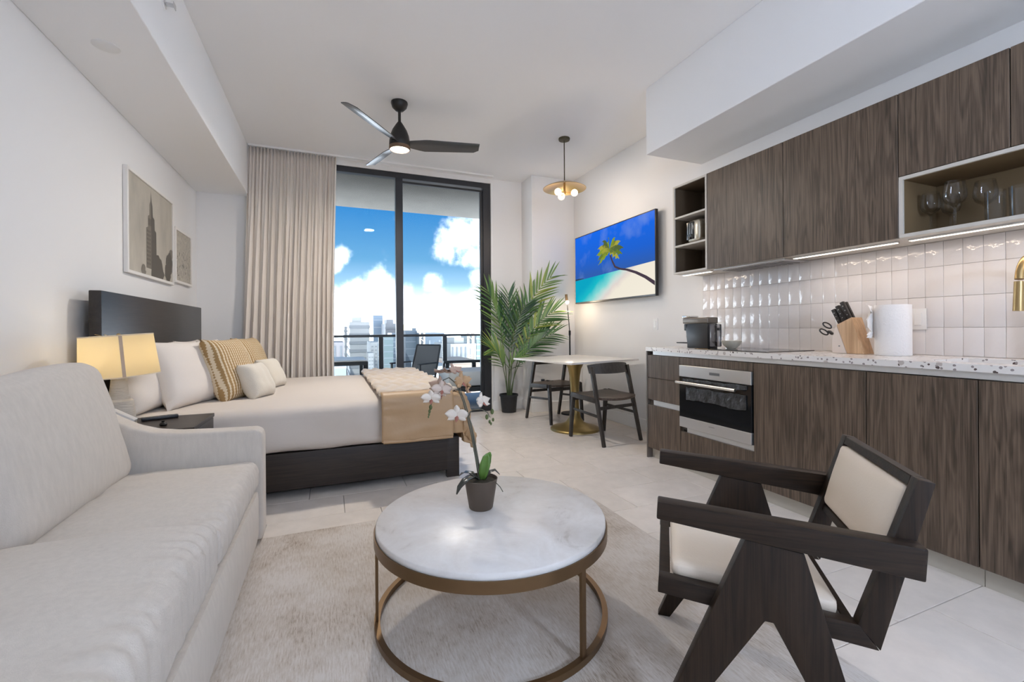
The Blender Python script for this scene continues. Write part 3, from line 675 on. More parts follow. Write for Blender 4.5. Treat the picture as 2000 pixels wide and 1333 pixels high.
for s in (-1, 1):
    c = Vector((2.815, 1.795 + .010 * s, 1.062 - .020 * s)); pts = []
    for k in range(17):
        a = 2 * pi * k / 16; e1, e2 = Vector((0, .86, .5)), Vector((0, -.5, .86)); pts.append(c + e1 * (.028 * cos(a)) + e2 * (.013 * sin(a)))
    obj('scissor_handle', tube(B(), pts, .0045, 6, False), mat('knife_black', (.022, .018, .016), .35), KB)
obj('scissor_pivot', bar(B(), (2.815, 1.752, 1.028), (2.815, 1.777, 1.047), .012, .020, (1, 0, 0), .012, .028, .002), mat('knife_black', (.022, .018, .016), .35), KB)
# kitchen roll
PT = thing('paper_towel_roll', 'white paper towel roll with a torn loose sheet', 'paper towel', (2.84, 1.455, .915))
PAPER = mat('paper_towel', (.80, .77, .74), .95, bump=.25, bscale=120)
obj('roll', lathe(B(), [(.021, .001), (.078, .001), (.0795, .004), (.0795, .272), (.078, .275), (.021, .275)], 48, (2.84, 1.455, .915), True), PAPER, PT)
obj('core', lathe(B(), [(.017, .0005), (.0205, .0005), (.0205, .276), (.017, .276)], 24, (2.84, 1.455, .915), True), mat('cardboard', (.42, .34, .26), .9), PT)
bm = B(); N = 14; M = 8; g = []
for i in range(N + 1):
    a = radians(118) + i / N * radians(58); rw = []
    for j in range(M + 1):
        f = j / M; L = (i / N) ** 1.5 * .085
        rr = .0805 + .55 * L * (0.6 + .5 * sin(j * 1.9 + i * .4)); z = 1.01 + f * .16 - .03 * (i / N) * sin(f * 5)
        rw.append(bm.verts.new((2.84 + rr * cos(a), 1.455 + rr * sin(a) + L * .55, z)))
    g.append(rw)
for i in range(N):
    for j in range(M): bm.faces.new((g[i][j], g[i + 1][j], g[i + 1][j + 1], g[i][j + 1]))
ls = obj('loose_sheet', bm, PAPER, PT); md = ls.modifiers.new('thickness', 'SOLIDIFY'); md.thickness = .0012; md.offset = 1
# wall plates
def plate(label, y, z, w, h, x=XR, rocker=True, cat='switch'):
    t = thing('wall_switch' if cat == 'switch' else 'wall_outlet', label, cat, (x, y, z))
    obj('plate', box(B(), x - .006, x - .0005, y - w / 2, y + w / 2, z - h / 2, z + h / 2, .002, 2), WHITEP, t)
    obj('rocker' if cat == 'switch' else 'socket', box(B(), x - .009, x - .0061, y - .017, y + .017, z - .034, z + .034, .001, 1), WHITEP, t)
    return t
plate('white wall switch between the television and the kitchen end', 3.59, 1.112, .075, .118)
plate('white wall switch on the backsplash behind the paper towel', 1.425, 1.112, .075, .118, XR - .0105)
t = plate('white wall outlet on the backsplash with a black plug in it', 2.775, 1.06, .075, .118, XR - .0105, cat='outlet')
pl = thing('power_plug', 'small black plug and cord of the coffee machine', 'plug', (XR - .03, 2.775, 1.06))
obj('plug_body', box(B(), XR - .048, XR - .0198, 2.762, 2.788, 1.05, 1.072, .004, 2), BLACK, pl)
obj('cord', tube(B(), [(XR - .048, 2.775, 1.061), (XR - .09, 2.765, 1.05), (XR - .16, 2.70, .98), (XR - .22, 2.63, .925), (XR - .285, 2.60, .925)], .0035, 6), BLACK, pl)
plate('low white wall outlet beside the dining table', 4.02, .40, .075, .118, cat='outlet')
# toaster in the shelf
TO = thing('toaster', 'small chrome toaster with a black side panel on the middle shelf', 'toaster', (2.86, 2.80, 1.769))
obj('body', softbox(B(), (2.86, 2.80, 1.868), (.11, .072, .092), .03, (6, 6, 5)), mat('toaster_cream_chrome', (.68, .63, .52), .25, .75), TO)
obj('end_panel', box(B(), 2.742, 2.752, 2.785, 2.862, 1.80, 1.945, .006, 2), mat('toaster_black', (.02, .02, .02), .2), TO)
for k in range(3): obj('grille_bar', box(B(), 2.738, 2.7415, 2.795 + k * .022, 2.802 + k * .022, 1.84, 1.93), CHROME, TO)
obj('knob', lathe(B(), [(0, 0), (.011, 0), (.012, .008), (0, .010)], 16, (0, 0, 0)), BLACK, TO).matrix_basis = Matrix.Translation((2.741, 2.825, 1.81)) @ Matrix.Rotation(-pi / 2, 4, 'Y')
for y in (2.755, 2.845): obj('foot', box(B(), 2.80, 2.92, y - .01, y + .01, 1.7685, 1.779), BLACK, TO)
# glassware
CG = pane_mat('clear_glass', (.97, .97, .965), .45)
WG = [(.033, .0), (.034, .002), (.012, .005), (.0045, .012), (.004, .085), (.010, .095), (.032, .112), (.040, .135), (.039, .16), (.032, .20), (.0308, .20), (.0378, .16), (.0388, .136), (.031, .114), (.009, .099), (0, .097)]
def wine(x, y, s, label):
    tag(obj('wine_glass', lathe(B(), [(0, 0)] + [(r * s, z * s) for r, z in WG], 28, (x, y, 1.5468)), CG, None, 50), label, 'glass', 'wine glasses in the niche')
wine(2.86, 1.295, 1.05, 'stemmed wine glass nearest the walnut end of the niche'); wine(2.93, 1.245, .98, 'stemmed wine glass at the back of the niche, second from the walnut end')
wine(2.80, 1.175, 1.13, 'largest stemmed wine glass at the front edge of the niche'); wine(2.90, 1.105, 1.1, 'stemmed wine glass beside the tall straight tumblers')
for x, y, lb in ((2.83, 1.045, 'straight clear tumbler beside the wine glasses'), (2.83, .965, 'straight clear tumbler past the first tumbler in the niche')):
    tag(obj('tumbler', lathe(B(), [(0, 0), (.033, 0), (.034, .002), (.036, .145), (.0345, .145), (.0325, .008), (0, .007)], 32, (x, y, 1.5468)), CG, None, 50), lb, 'glass', 'tumblers in the niche')

# ------------------------------------------------------------------ television
TV = thing('television', 'large wall mounted flat television showing a palm on a tropical beach', 'television', (2.98, 4.26, 1.39))
TX, TY0, TY1, TZ0, TZ1 = 2.95, 3.488, 5.028, 1.392, 2.246
obj('cabinet', box(B(), TX + .002, TX + .035, TY0, TY1, TZ0, TZ1, .003, 2), BLACK, TV)
obj('wall_bracket', box(B(), TX + .035, XR - .001, 4.05, 4.45, 1.66, 1.98), BLACKM, TV)
obj('bezel_strip', box(B(), TX - .002, TX + .002, TY0 + .004, TY1 - .004, TZ0 + .002, TZ0 + .016), mat('bezel_silver', (.10, .10, .10), .3, .6), TV)
SM = bpy.data.materials.new('beach_picture'); SM.use_nodes = True; t_ = SM.node_tree; t_.nodes.clear()
o_ = nd(t_, 'ShaderNodeOutputMaterial'); e_ = nd(t_, 'ShaderNodeEmission', inp={'Strength': .56}); t_.links.new(e_.outputs[0], o_.inputs[0])
g_ = nd(t_, 'ShaderNodeTexCoord'); s_ = nd(t_, 'ShaderNodeSeparateXYZ'); t_.links.new(g_.outputs['Object'], s_.inputs[0])
W_, H_ = TY1 - TY0 - .02, TZ1 - TZ0 - .03
u_ = nd(t_, 'ShaderNodeMapRange', inp={'From Min': TY1 - .01, 'From Max': TY0 + .01}); t_.links.new(s_.outputs['Y'], u_.inputs['Value'])   # 0 = left seen from the room
v_ = nd(t_, 'ShaderNodeMapRange', inp={'From Min': TZ0 + .018, 'From Max': TZ1 - .012}); t_.links.new(s_.outputs['Z'], v_.inputs['Value'])
cn = nd(t_, 'ShaderNodeTexNoise', inp={'Scale': 3.0, 'Detail': 5.0}); t_.links.new(g_.outputs['Object'], cn.inputs['Vector'])
skyc = ramp(t_, [(.40, (.03, .11, .42)), (.62, (.015, .12, .62)), (1.0, (.01, .14, .80))], v_.outputs[0])
cm_ = nd(t_, 'ShaderNodeMapRange', inp={'From Min': .50, 'From Max': .74, 'To Max': .55}); t_.links.new(cn.outputs[0], cm_.inputs['Value'])
mixa = nd(t_, 'ShaderNodeMix', data_type='RGBA'); t_.links.new(cm_.outputs[0], mixa.inputs[0]); t_.links.new(skyc, mixa.inputs[6]); mixa.inputs[7].default_value = (.22, .34, .72, 1)
# shore: diagonal from lower left to the horizon on the right
sh = nd(t_, 'ShaderNodeMath', op='MULTIPLY_ADD', inp={1: -.95}); t_.links.new(v_.outputs[0], sh.inputs[0]); t_.links.new(u_.outputs[0], sh.inputs[2])
wv = nd(t_, 'ShaderNodeTexNoise', inp={'Scale': 6.0, 'Detail': 3.0}); t_.links.new(g_.outputs['Object'], wv.inputs['Vector'])
sw = nd(t_, 'ShaderNodeMath', op='MULTIPLY_ADD', inp={1: .12}); t_.links.new(wv.outputs[0], sw.inputs[0]); t_.links.new(sh.outputs[0], sw.inputs[2])
beach = ramp(t_, [(.0, (.004, .36, .52)), (.16, (.012, .48, .56)), (.30, (.22, .66, .64)), (.40, (.62, .70, .66)), (.46, (.72, .64, .60)), (.55, (.84, .78, .66)), (1.0, (.86, .80, .68))], sw.outputs[0])
hl = nd(t_, 'ShaderNodeMath', op='MULTIPLY_ADD', inp={1: .06, 2: .335}); t_.links.new(u_.outputs[0], hl.inputs[0])
lt = nd(t_, 'ShaderNodeMath', op='LESS_THAN'); t_.links.new(v_.outputs[0], lt.inputs[0]); t_.links.new(hl.outputs[0], lt.inputs[1])
mixb = nd(t_, 'ShaderNodeMix', data_type='RGBA'); t_.links.new(lt.outputs[0], mixb.inputs[0]); t_.links.new(mixa.outputs[2], mixb.inputs[6]); t_.links.new(beach, mixb.inputs[7])
t_.links.new(mixb.outputs[2], e_.inputs[0])
scr = obj('screen', box(B(), TX - .0012, TX + .0018, TY0 + .01, TY1 - .01, TZ0 + .018, TZ1 - .012), SM, TV, 0)
def sp(u, v): return (TX - .0016, TY1 - .01 - u * W_, TZ0 + .018 + v * H_)
def flat(name, poly, m_):
    bm = B(); f = [bm.verts.new(sp(*p)) for p in poly]; bm.faces.new(f); return obj(name, bm, m_, scr, 0)
PT_ = emat('palm_trunk_print', (.07, .05, .07), .52); PG = [emat('palm_green_print_%d' % i, c, .6) for i, c in enumerate(((.12, .18, .03), (.22, .30, .03), (.36, .34, .05), (.08, .12, .04)))]
tr_ = [(.50, .60), (.53, .50), (.56, .42), (.62, .375), (.70, .345), (.80, .285), (.90, .205), (1.0, .10)]
up_ = [(p[0] + .012 + .010 * i / 7, p[1] + .012 + .018 * i / 7) for i, p in enumerate(tr_)]; up_[-1] = (1.0, .155)
flat('palm_print', tr_ + up_[::-1], PT_)
rn = random.Random(3)
for k, (a, L) in enumerate(((178, .20), (158, .24), (136, .27), (112, .30), (92, .30), (70, .28), (48, .26), (24, .24), (4, .20), (196, .19), (-18, .16), (124, .22), (60, .22), (100, .20), (150, .16), (30, .16))):
    a = radians(a); c = (.50, .67); N = 7; upv, lov = [], []
    for i in range(N + 1):
        t = i / N; x = c[0] + L * t * cos(a) * .80; y = c[1] + L * t * sin(a) * 1.15 - .55 * L * t * t
        h = (.004 + .024 * sin(pi * min(1, .15 + .85 * t))) * (1 if i < N else .1)
        upv.append((x, min(.99, y + h))); lov.append((x - .012 * (i % 2), min(.985, y - h * (2.6 if i % 2 else 1.2))))
    flat('palm_print', upv + lov[::-1], PG[k % 4])
flat('island_print', [(0, .338), (.14, .347), (.12, .356), (.05, .365), (0, .36)], emat('island_print', (.03, .07, .10), .52))

# ------------------------------------------------------------------ framed photographs
FRM = mat('white_frame', (.80, .77, .73), .4); 
def picture(label, y0, y1, z0, z1, seed, tower_pic):
    t = thing('framed_picture', label, 'picture', (XL + .01, (y0 + y1) / 2, z0)); d = .028; bw = .022
    x0, x1 = XL + .001, XL + d
    obj('frame_side', box(B(), x0, x1, y0, y0 + bw, z0, z1, .002, 1), FRM, t); obj('frame_side', box(B(), x0, x1, y1 - bw, y1, z0, z1, .002, 1), FRM, t)
    obj('frame_side', box(B(), x0, x1, y0 + bw, y1 - bw, z0, z0 + bw, .002, 1), FRM, t); obj('frame_side', box(B(), x0, x1, y0 + bw, y1 - bw, z1 - bw, z1, .002, 1), FRM, t)
    xp = x1 - .010
    ph = obj('print', box(B(), x0 + .002, xp, y0 + bw, y1 - bw, z0 + bw, z1 - bw), mat('sepia_sky_%d' % seed, (.45, .41, .34), .5, var=.22, vscale=4 if tower_pic else 30, stretch=(1, 1, .35 if tower_pic else 1)), t, 0)
    W, H = y1 - y0 - 2 * bw, z1 - z0 - 2 * bw
    def q(u, v): return (xp + .0006, y0 + bw + u * W, z0 + bw + v * H)
    def fl2(poly, m_, nm='printed_shape', dx=0):
        bm = B(); bm.faces.new([bm.verts.new((q(*p)[0] + dx, q(*p)[1], q(*p)[2])) for p in poly]); obj(nm, bm, m_, ph, 0)
    D1, D2, D3 = mat('sepia_dark', (.095, .082, .062), .5), mat('sepia_mid', (.19, .165, .13), .5), mat('sepia_light', (.34, .31, .26), .5)
    if tower_pic:
        fl2([(.36, .08), (.36, .52), (.40, .54), (.40, .66), (.43, .68), (.435, .80), (.455, .84), (.468, .96), (.485, .84), (.50, .80), (.51, .68), (.545, .66), (.55, .54), (.585, .52), (.59, .08)], D2)
        fl2([(.47, .08), (.47, .93), (.485, .84), (.50, .80), (.51, .68), (.545, .66), (.55, .54), (.585, .52), (.59, .08)], D1, dx=.0004)
        for i in range(9):
            for jx in range(3): fl2([(.375 + jx * .03, .12 + i * .045), (.375 + jx * .03, .145 + i * .045), (.39 + jx * .03, .145 + i * .045), (.39 + jx * .03, .12 + i * .045)], D1, 'printed_window', .0006)
        for i in range(4): fl2([(.405 + i * .018, .56), (.405 + i * .018, .64), (.415 + i * .018, .64), (.415 + i * .018, .56)], D1, 'printed_window', .0006)
        rn = random.Random(seed)
        for cx, cyy, rr in ((.62, .12, .13), (.68, .06, .12), (.55, .05, .10), (.92, .22, .12), (.88, .10, .10), (.30, .03, .06), (.97, .35, .06)):
            poly = []
            for k in range(18):
                a = 2 * pi * k / 18; r2 = rr * (.8 + .35 * rn.random()); poly.append((min(1, max(0, cx + r2 * cos(a) * .8)), min(1, max(0, cyy + r2 * sin(a) * 1.2))))
            fl2(poly, D1 if rr > .09 else D2, 'printed_tree', .0008 + .0002 * rr)
    else:
        rn = random.Random(seed)
        for k in range(60):
            cx, cyy = rn.uniform(.06, .94), rn.uniform(.04, .62); a = rn.uniform(0, 3.14); l = rn.uniform(.02, .07)
            fl2([(cx - l * cos(a), cyy - l * sin(a)), (cx + .012, cyy - .008), (cx + l * cos(a), cyy + l * sin(a)), (cx - .012, cyy + .008)], (D1, D2, D3)[k % 3], 'printed_roof', .0001 * (k % 6))
picture('large sepia photograph of a pointed city tower in a white frame', 3.740, 4.700, 1.476, 2.20, 1, True)
picture('small sepia aerial photograph in a white frame beside the larger one', 4.745, 5.250, 1.51, 2.002, 2, False)

# ------------------------------------------------------------------ ceiling fan
FX, FYY = .569, 3.942
FAN = thing('ceiling_fan', 'black three blade ceiling fan with a round glowing light', 'fan', (FX, FYY, ZC))
FB = mat('fan_black', (.022, .021, .019), .42, .3)
obj('canopy', lathe(B(), [(0, 0), (.070, 0), (.072, -.012), (.062, -.045), (.035, -.072), (.014, -.078), (0, -.078)], 32, (FX, FYY, ZC - .0005)), FB, FAN)
obj('downrod', lathe(B(), [(.0125, -.07), (.0125, -.19), (.0, -.19)], 16, (FX, FYY, ZC)), FB, FAN)
obj('motor_housing', lathe(B(), [(0, -.17), (.016, -.172), (.035, -.20), (.062, -.245), (.08, -.295), (.088, -.345), (.09, -.385), (.086, -.392), (0, -.392)], 36, (FX, FYY, ZC)), FB, FAN)
obj('light_ring', lathe(B(), [(.09, -.386), (.091, -.412), (.083, -.416), (.083, -.386)], 36, (FX, FYY, ZC), True), mat('fan_wood_ring', (.16, .09, .05), .4), FAN)
obj('light_lens', lathe(B(), [(0, -.424), (.04, -.422), (.075, -.416), (.0825, -.408), (.0825, -.395), (0, -.395)], 36, (FX, FYY, ZC)), emat('fan_glow', (1, .90, .74), 2.2), FAN)
light('fan_lamp', 'AREA', (FX, FYY, ZC - .43), 18, (1, .93, .84), .15, None, (0, 0, 0), FAN)
FBL = mat('fan_blade', (.06, .06, .06), .28, .0, spec=.9)
for a in (229.5, 350.0, 106.0):
    bm = B(); N = 14; top = []; bot = []
    for i in range(N + 1):
        s = i / N; r = .085 + s * .61
        hw_l = .038 + .038 * min(1, s * 5) - .016 * s; hw_t = .034 + .026 * min(1, s * 4) - .010 * s
        if s > .93: hw_l *= 1 - (s - .93) * 6.5
        tw = -radians(25 - 8 * s); zc = -.355 + .015 * s
        rw = []
        for w_ in (-1, -.5, 0, .5, 1):
            y = w_ * (hw_l if w_ > 0 else hw_t); rw.append((r, y * cos(tw), zc + y * sin(tw) + .006 * (1 - w_ * w_)))
        top.append([bm.verts.new(p) for p in rw]); bot.append([bm.verts.new((p[0], p[1], p[2] - .007)) for p in rw])
    for i in range(N):
        for j in range(4):
            bm.faces.new((top[i][j], top[i + 1][j], top[i + 1][j + 1], top[i][j + 1])); bm.faces.new((bot[i][j], bot[i][j + 1], bot[i + 1][j + 1], bot[i + 1][j]))
        for j in (0, 4): bm.faces.new((top[i][j], bot[i][j], bot[i + 1][j], top[i + 1][j]))
    for i in (0, N):
        for j in range(4): bm.faces.new((top[i][j], top[i][j + 1], bot[i][j + 1], bot[i][j]))
    bmesh.ops.recalc_face_normals(bm, faces=bm.faces[:])
    xf(bm, Matrix.Translation((FX, FYY, ZC)) @ Matrix.Rotation(radians(a), 4, 'Z')); obj('blade', bm, FBL, FAN, 50)

# ------------------------------------------------------------------ pendant over the dining table
PX, PY = 2.264, 4.063
PN = thing('pendant_lamp', 'brass dish pendant with three clear globe bulbs over the dining table', 'lamp', (PX, PY, ZC))
DKB = mat('pendant_dark_brass', (.10, .085, .05), .4, .8)
obj('canopy', lathe(B(), [(0, 0), (.058, 0), (.060, -.008), (.056, -.022), (.01, -.026), (0, -.026)], 28, (PX, PY, ZC - .0005)), DKB, PN)
obj('rod', lathe(B(), [(.0055, -.02), (.0055, -.46)], 12, (PX, PY, ZC)), DKB, PN)
obj('dish', lathe(B(), [(.010, -.457), (.05, -.462), (.13, -.482), (.20, -.512), (.224, -.526), (.2215, -.529), (.195, -.519), (.128, -.489), (.05, -.470), (.010, -.466)], 48, (PX, PY, ZC), True), mat('pendant_brass', (.52, .38, .20), .28, .95), PN)
obj('hub', lathe(B(), [(0, -.44), (.011, -.44), (.011, -.55), (.02, -.56), (.02, -.585), (0, -.592)], 20, (PX, PY, ZC)), BRASS, PN)
for k, a in enumerate((200, 320, 80)):
    d = Vector((cos(radians(a)), sin(radians(a)), 0)); h = Vector((PX, PY, ZC - .573))
    ar = obj('arm', tube(B(), [h + d * .016, h + d * .07 + Vector((0, 0, -.002))], .011, 12), BRASS, PN)
    c = h + d * .103 + Vector((0, 0, -.004)); bm = B(); bmesh.ops.create_uvsphere(bm, u_segments=20, v_segments=12, radius=.036, matrix=Matrix.Translation(c))
    bb = obj('bulb', bm, emat('globe_glow', (1.0, .80, .58), 1.6), PN, 60)
    light('pendant_bulb_lamp', 'POINT', c + Vector((0, 0, -.05)), 3.0, (1, .80, .60), .035, parent=PN)

# ------------------------------------------------------------------ small ceiling fittings, then an added fill lamp
tag(obj('sprinkler_cover', lathe(B(), [(0, -.004), (.055, -.004), (.058, -.002), (.058, -.0003), (0, -.0003)], 32, (-1.045, 2.865, 2.527)), TRIM), 'flush round white sprinkler cover on the soffit underside', 'sprinkler')
SPK = thing('sidewall_sprinkler', 'small metal sidewall sprinkler on the soffit face', 'sprinkler', (-.80, 2.85, 2.80))
obj('escutcheon', lathe(B(), [(0, 0), (.03, 0), (.026, .006), (0, .008)], 20), WHITEP, SPK).matrix_basis = Matrix.Translation((-.7995, 2.85, 2.80)) @ Matrix.Rotation(pi / 2, 4, 'Y')
obj('nozzle', box(B(), -.790, -.755, 2.842, 2.858, 2.792, 2.808, .002, 1), STEEL, SPK)
obj('deflector', box(B(), -.754, -.751, 2.83, 2.87, 2.785, 2.812), STEEL, SPK)
GX, GY, GZ_ = 1.35, -1.45, 1.72  # glowing globe on a stand, added behind the camera to brighten the room
GP = thing('added_fill_lamp', 'added globe lamp out of view at the near end, put in to brighten the room', 'lamp', (GX, GY, 0))
obj('base', lathe(B(), [(0, .0005), (.17, .0005), (.17, .016), (.02, .024), (0, .024)], 36, (GX, GY, 0)), BLACKM, GP)
obj('pole', lathe(B(), [(.011, .023), (.011, GZ_ - .19), (.03, GZ_ - .185), (.03, GZ_ - .175)], 14, (GX, GY, 0)), BLACKM, GP)
bm = B(); bmesh.ops.create_uvsphere(bm, u_segments=32, v_segments=18, radius=.18, matrix=Matrix.Translation((GX, GY, GZ_ + .005))); obj('globe', bm, emat('fill_globe_glow', (.78, .94, 1.24), FILL_GLOBE_W / (4 * pi * pi * .18 ** 2)), GP, 60)

# ------------------------------------------------------------------ curtain
CU = thing('curtain', 'full height beige pleated curtain drawn to the side of the glass door', 'curtain', (-.37, 5.38, 0))
CURT = mat('curtain_linen', (.76, .695, .625), .9, bump=.12, bscale=500, sheen=.1)
bm = B(); NX, NZ = 300, 26; g = []
rc = random.Random(5); kn = [0.0]
for k in range(15): kn.append(kn[-1] + rc.uniform(.55, 1.5))
kn = [v / kn[-1] for v in kn]
def fold(s):
    """irregular fold phase: one turn per knot interval"""
    k = max(i for i in range(15) if kn[i] <= s + 1e-9); return k + (s - kn[k]) / (kn[k + 1] - kn[k])
for j in range(NZ + 1):
    f = j / NZ; z = 3.03 - f * 3.02; rw = []
    xa, xb = -.79 - .10 * f, .078 - .04 * sin(f * 2.2); g_ = min(1, f * 1.25) ** .8
    for i in range(NX + 1):
        s = i / NX; p1 = 2 * pi * fold(min(.99999, s)) + .5 * f * sin(s * 9 + f * 3); p0 = 2 * pi * 27 * s
        y = 5.39 + .017 * (1 - g_) * sin(p0) + g_ * (.040 * sin(p1) + .008 * sin(2 * p1 + 1))
        x = xa + (xb - xa) * s + .014 * g_ * sin(2 * p1 + .6)
        rw.append(bm.verts.new((x, min(y, 5.46), z)))
    g.append(rw)
for j in range(NZ):
    for i in range(NX): bm.faces.new((g[j][i], g[j + 1][i], g[j + 1][i + 1], g[j][i + 1]))
cu = obj('cloth', bm, CURT, CU, 80); md = cu.modifiers.new('thickness', 'SOLIDIFY'); md.thickness = .003
obj('track', box(B(), -.79, 1.955, 5.372, 5.398, 3.034, 3.0545, .002, 1), TRIM, CU)

# ------------------------------------------------------------------ rug
RUG = bpy.data.materials.new('rug_weave'); RUG.use_nodes = True; t_ = RUG.node_tree; b_ = t_.nodes['Principled BSDF']; b_.inputs['Roughness'].default_value = .95; b_.inputs['Sheen Weight'].default_value = .2
c_ = nd(t_, 'ShaderNodeTexCoord'); mp_ = nd(t_, 'ShaderNodeMapping'); mp_.inputs['Scale'].default_value = (1, .12, 1); t_.links.new(c_.outputs['Object'], mp_.inputs[0])
n1 = nd(t_, 'ShaderNodeTexNoise', inp={'Scale': 170.0, 'Detail': 4.0, 'Roughness': .7}); t_.links.new(mp_.outputs[0], n1.inputs['Vector'])
n2 = nd(t_, 'ShaderNodeTexNoise', inp={'Scale': 3.2, 'Detail': 6.0, 'Roughness': .6}); t_.links.new(c_.outputs['Object'], n2.inputs['Vector'])
mp2 = nd(t_, 'ShaderNodeMapping'); mp2.inputs['Scale'].default_value = (.15, 1, 1); t_.links.new(c_.outputs['Object'], mp2.inputs[0])
n3 = nd(t_, 'ShaderNodeTexNoise', inp={'Scale': 190.0, 'Detail': 2.0}); t_.links.new(mp2.outputs[0], n3.inputs['Vector'])
a_ = nd(t_, 'ShaderNodeMath', op='MULTIPLY_ADD', inp={1: .55}); t_.links.new(n1.outputs[0], a_.inputs[0])
a2 = nd(t_, 'ShaderNodeMath', op='MULTIPLY', inp={1: .55}); t_.links.new(n2.outputs[0], a2.inputs[0]); t_.links.new(a2.outputs[0], a_.inputs[2])
t_.links.new(ramp(t_, [(.40, (.35, .275, .205)), (.50, (.55, .475, .40)), (.64, (.68, .625, .57))], a_.outputs[0]), b_.inputs['Base Color'])
a3 = nd(t_, 'ShaderNodeMath', op='ADD'); t_.links.new(n1.outputs[0], a3.inputs[0]); t_.links.new(n3.outputs[0], a3.inputs[1])
bp_ = nd(t_, 'ShaderNodeBump', inp={'Strength': .25, 'Distance': .003}); t_.links.new(a3.outputs[0], bp_.inputs['Height']); t_.links.new(bp_.outputs[0], b_.inputs['Normal'])
tag(obj('area_rug', box(B(), -.375, 1.512, .05, 2.588, .0004, .0115, .004, 2), RUG), 'mottled beige and ivory woven area rug under the coffee table', 'rug')

# ------------------------------------------------------------------ sofa
SF = thing('sofa', 'two seat oatmeal linen sofa with sloping arms against the wall', 'sofa', (-.8, 1.65, 0))
obj('base', softbox(B(), (-.783, 1.65, .165), (.457, .875, .125), .03, (6, 14, 4)), LINEN, SF)
prof = [(-1.24, .03), (-.322, .03), (-.316, .06), (-.316, .545), (-.325, .568), (-.35, .582), (-.45, .584), (-.565, .588), (-.68, .594), (-.766, .606), (-.84, .632), (-.92, .68), (-1.0, .74), (-1.08, .79), (-1.24, .80)]
for y0_ in (2.53, .66):
    bm = B(); prism(bm, [(x, y0_, z) for x, z in prof], (0, .112, 0), .016, 3); obj('arm', bm, LINEN, SF, 50)
obj('back_frame', softbox(B(), (-1.165, 1.65, .42), (.085, .873, .39), .03, (4, 12, 6)), LINEN, SF)
def wrinkle(amp, sc, seed):
    def f(p): return amp * noise.fractal(Vector((p.x * sc, p.y * sc * .5, p.z * sc + seed)), 1.0, 2.0, 3)
    return f
for y0_, y1_, sd_, dz in ((1.690, 2.526, 1.0, 0), (.776, 1.676, 5.0, .052)):
    cx_, cy_, cz_ = -.632, (y0_ + y1_) / 2, .358; sx_, sy_, sz_ = .300, (y1_ - y0_) / 2, .068
    def fs(u, v, w_, P, sd_=sd_, sy_=sy_):
        if w_ > -.5: P.z += .034 * (1 - u * u * .6) * (1 - v ** 4) * max(0, w_)
        e = max(0, (abs(u) - .55) / .45) * (1 if u > 0 else 0)
        P.z += .0050 * sin(v * 46 * sy_ / .43 + 3 * noise.noise(Vector((v * 4, u * 3, sd_)))) * e * max(0, w_)
        P.x += .0045 * sin(v * 46 * sy_ / .43 + 3 * noise.noise(Vector((v * 4, w_ * 3, sd_ + 2)))) * e
        P.z += .008 * noise.noise(Vector((u * 1.6, v * 4.2, sd_))) * max(0, w_)
        return P
    obj('seat_cushion', softbox(B(), (cx_, cy_, cz_ + dz / 2), (sx_, sy_, sz_ + dz / 2), .05, (28, 90, 8), fs), LINEN, SF, 60)
for y0_, y1_, sd_ in ((1.668, 2.512, 2.0), (.79, 1.664, 8.0)):
    def fb(u, v, w_, P, sd_=sd_):
        P.x += .045 * (1 - v * v) * (1 - w_ * w_) * max(0, u) + .006 * noise.noise(Vector((v * 2.5, w_ * 2, sd_)))
        if w_ > 0: P.z += .010 * sin(3 * v)
        return P
    bm = softbox(B(), (0, 0, 0), (.095, (y1_ - y0_) / 2, .275), .075, (8, 26, 18), fb)
    xf(bm, Matrix.Translation((-.965, (y0_ + y1_) / 2, .665)) @ Matrix.Rotation(radians(-14), 4, 'Y')); obj('back_cushion', bm, LINEN, SF, 60)
for x in (-1.17, -.46):
    for y in (.72, 2.58): obj('foot', box(B(), x - .03, x + .03, y - .03, y + .03, .0, .029), ESPRESSO, SF)

# ------------------------------------------------------------------ bed
BD = thing('bed', 'king bed with dark wood headboard, plinth rails and cream bedding', 'bed', (-.15, 4.13, 0))
obj('headboard', box(B(), -1.219, -1.162, 3.11, 5.15, .08, 1.303, .006, 2), ESPRESSO_Y, BD)
obj('side_rail', box(B(), -1.16, .835, 3.16, 3.20, .055, .292, .004, 2), ESPRESSO, BD); obj('side_rail', box(B(), -1.16, .835, 5.06, 5.10, .055, .292, .004, 2), ESPRESSO, BD)
obj('foot_rail', box(B(), .836, .868, 3.205, 5.055, .055, .292, .004, 2), ESPRESSO_Y, BD)
for y in (3.16, 5.055): obj('leg', box(B(), .775, .868, y - .0005, y + .0445, 0, .2925, .004, 2), ESPRESSO, BD)
for y in (3.26, 4.96): obj('leg', box(B(), -1.15, -1.07, y - .04, y + .04, 0, .08), ESPRESSO, BD)
obj('slat_base', box(B(), -1.155, .834, 3.205, 5.055, .20, .25), ESPRESSO, BD)
def fbed(u, v, w_, P):
    n_ = noise.noise(Vector((P.x * 2.2, P.y * 2.2, 3.3))); P.z += (.010 * n_ + .012 * (1 - v ** 2)) * max(0, w_)
    if v < -.9: P.y += .010 * noise.noise(Vector((P.x * 5, P.z * 3, 9))) - .006 * (w_ < .3)
    if w_ < -.9 : P.z += .010 * noise.noise(Vector((P.x * 4, 1, 2)))
    return P
obj('bedding', softbox(B(), (-.148, 4.13, .442), (1.0, 1.0, .148), .075, (60, 50, 10), fbed), SHEET, BD, 60)

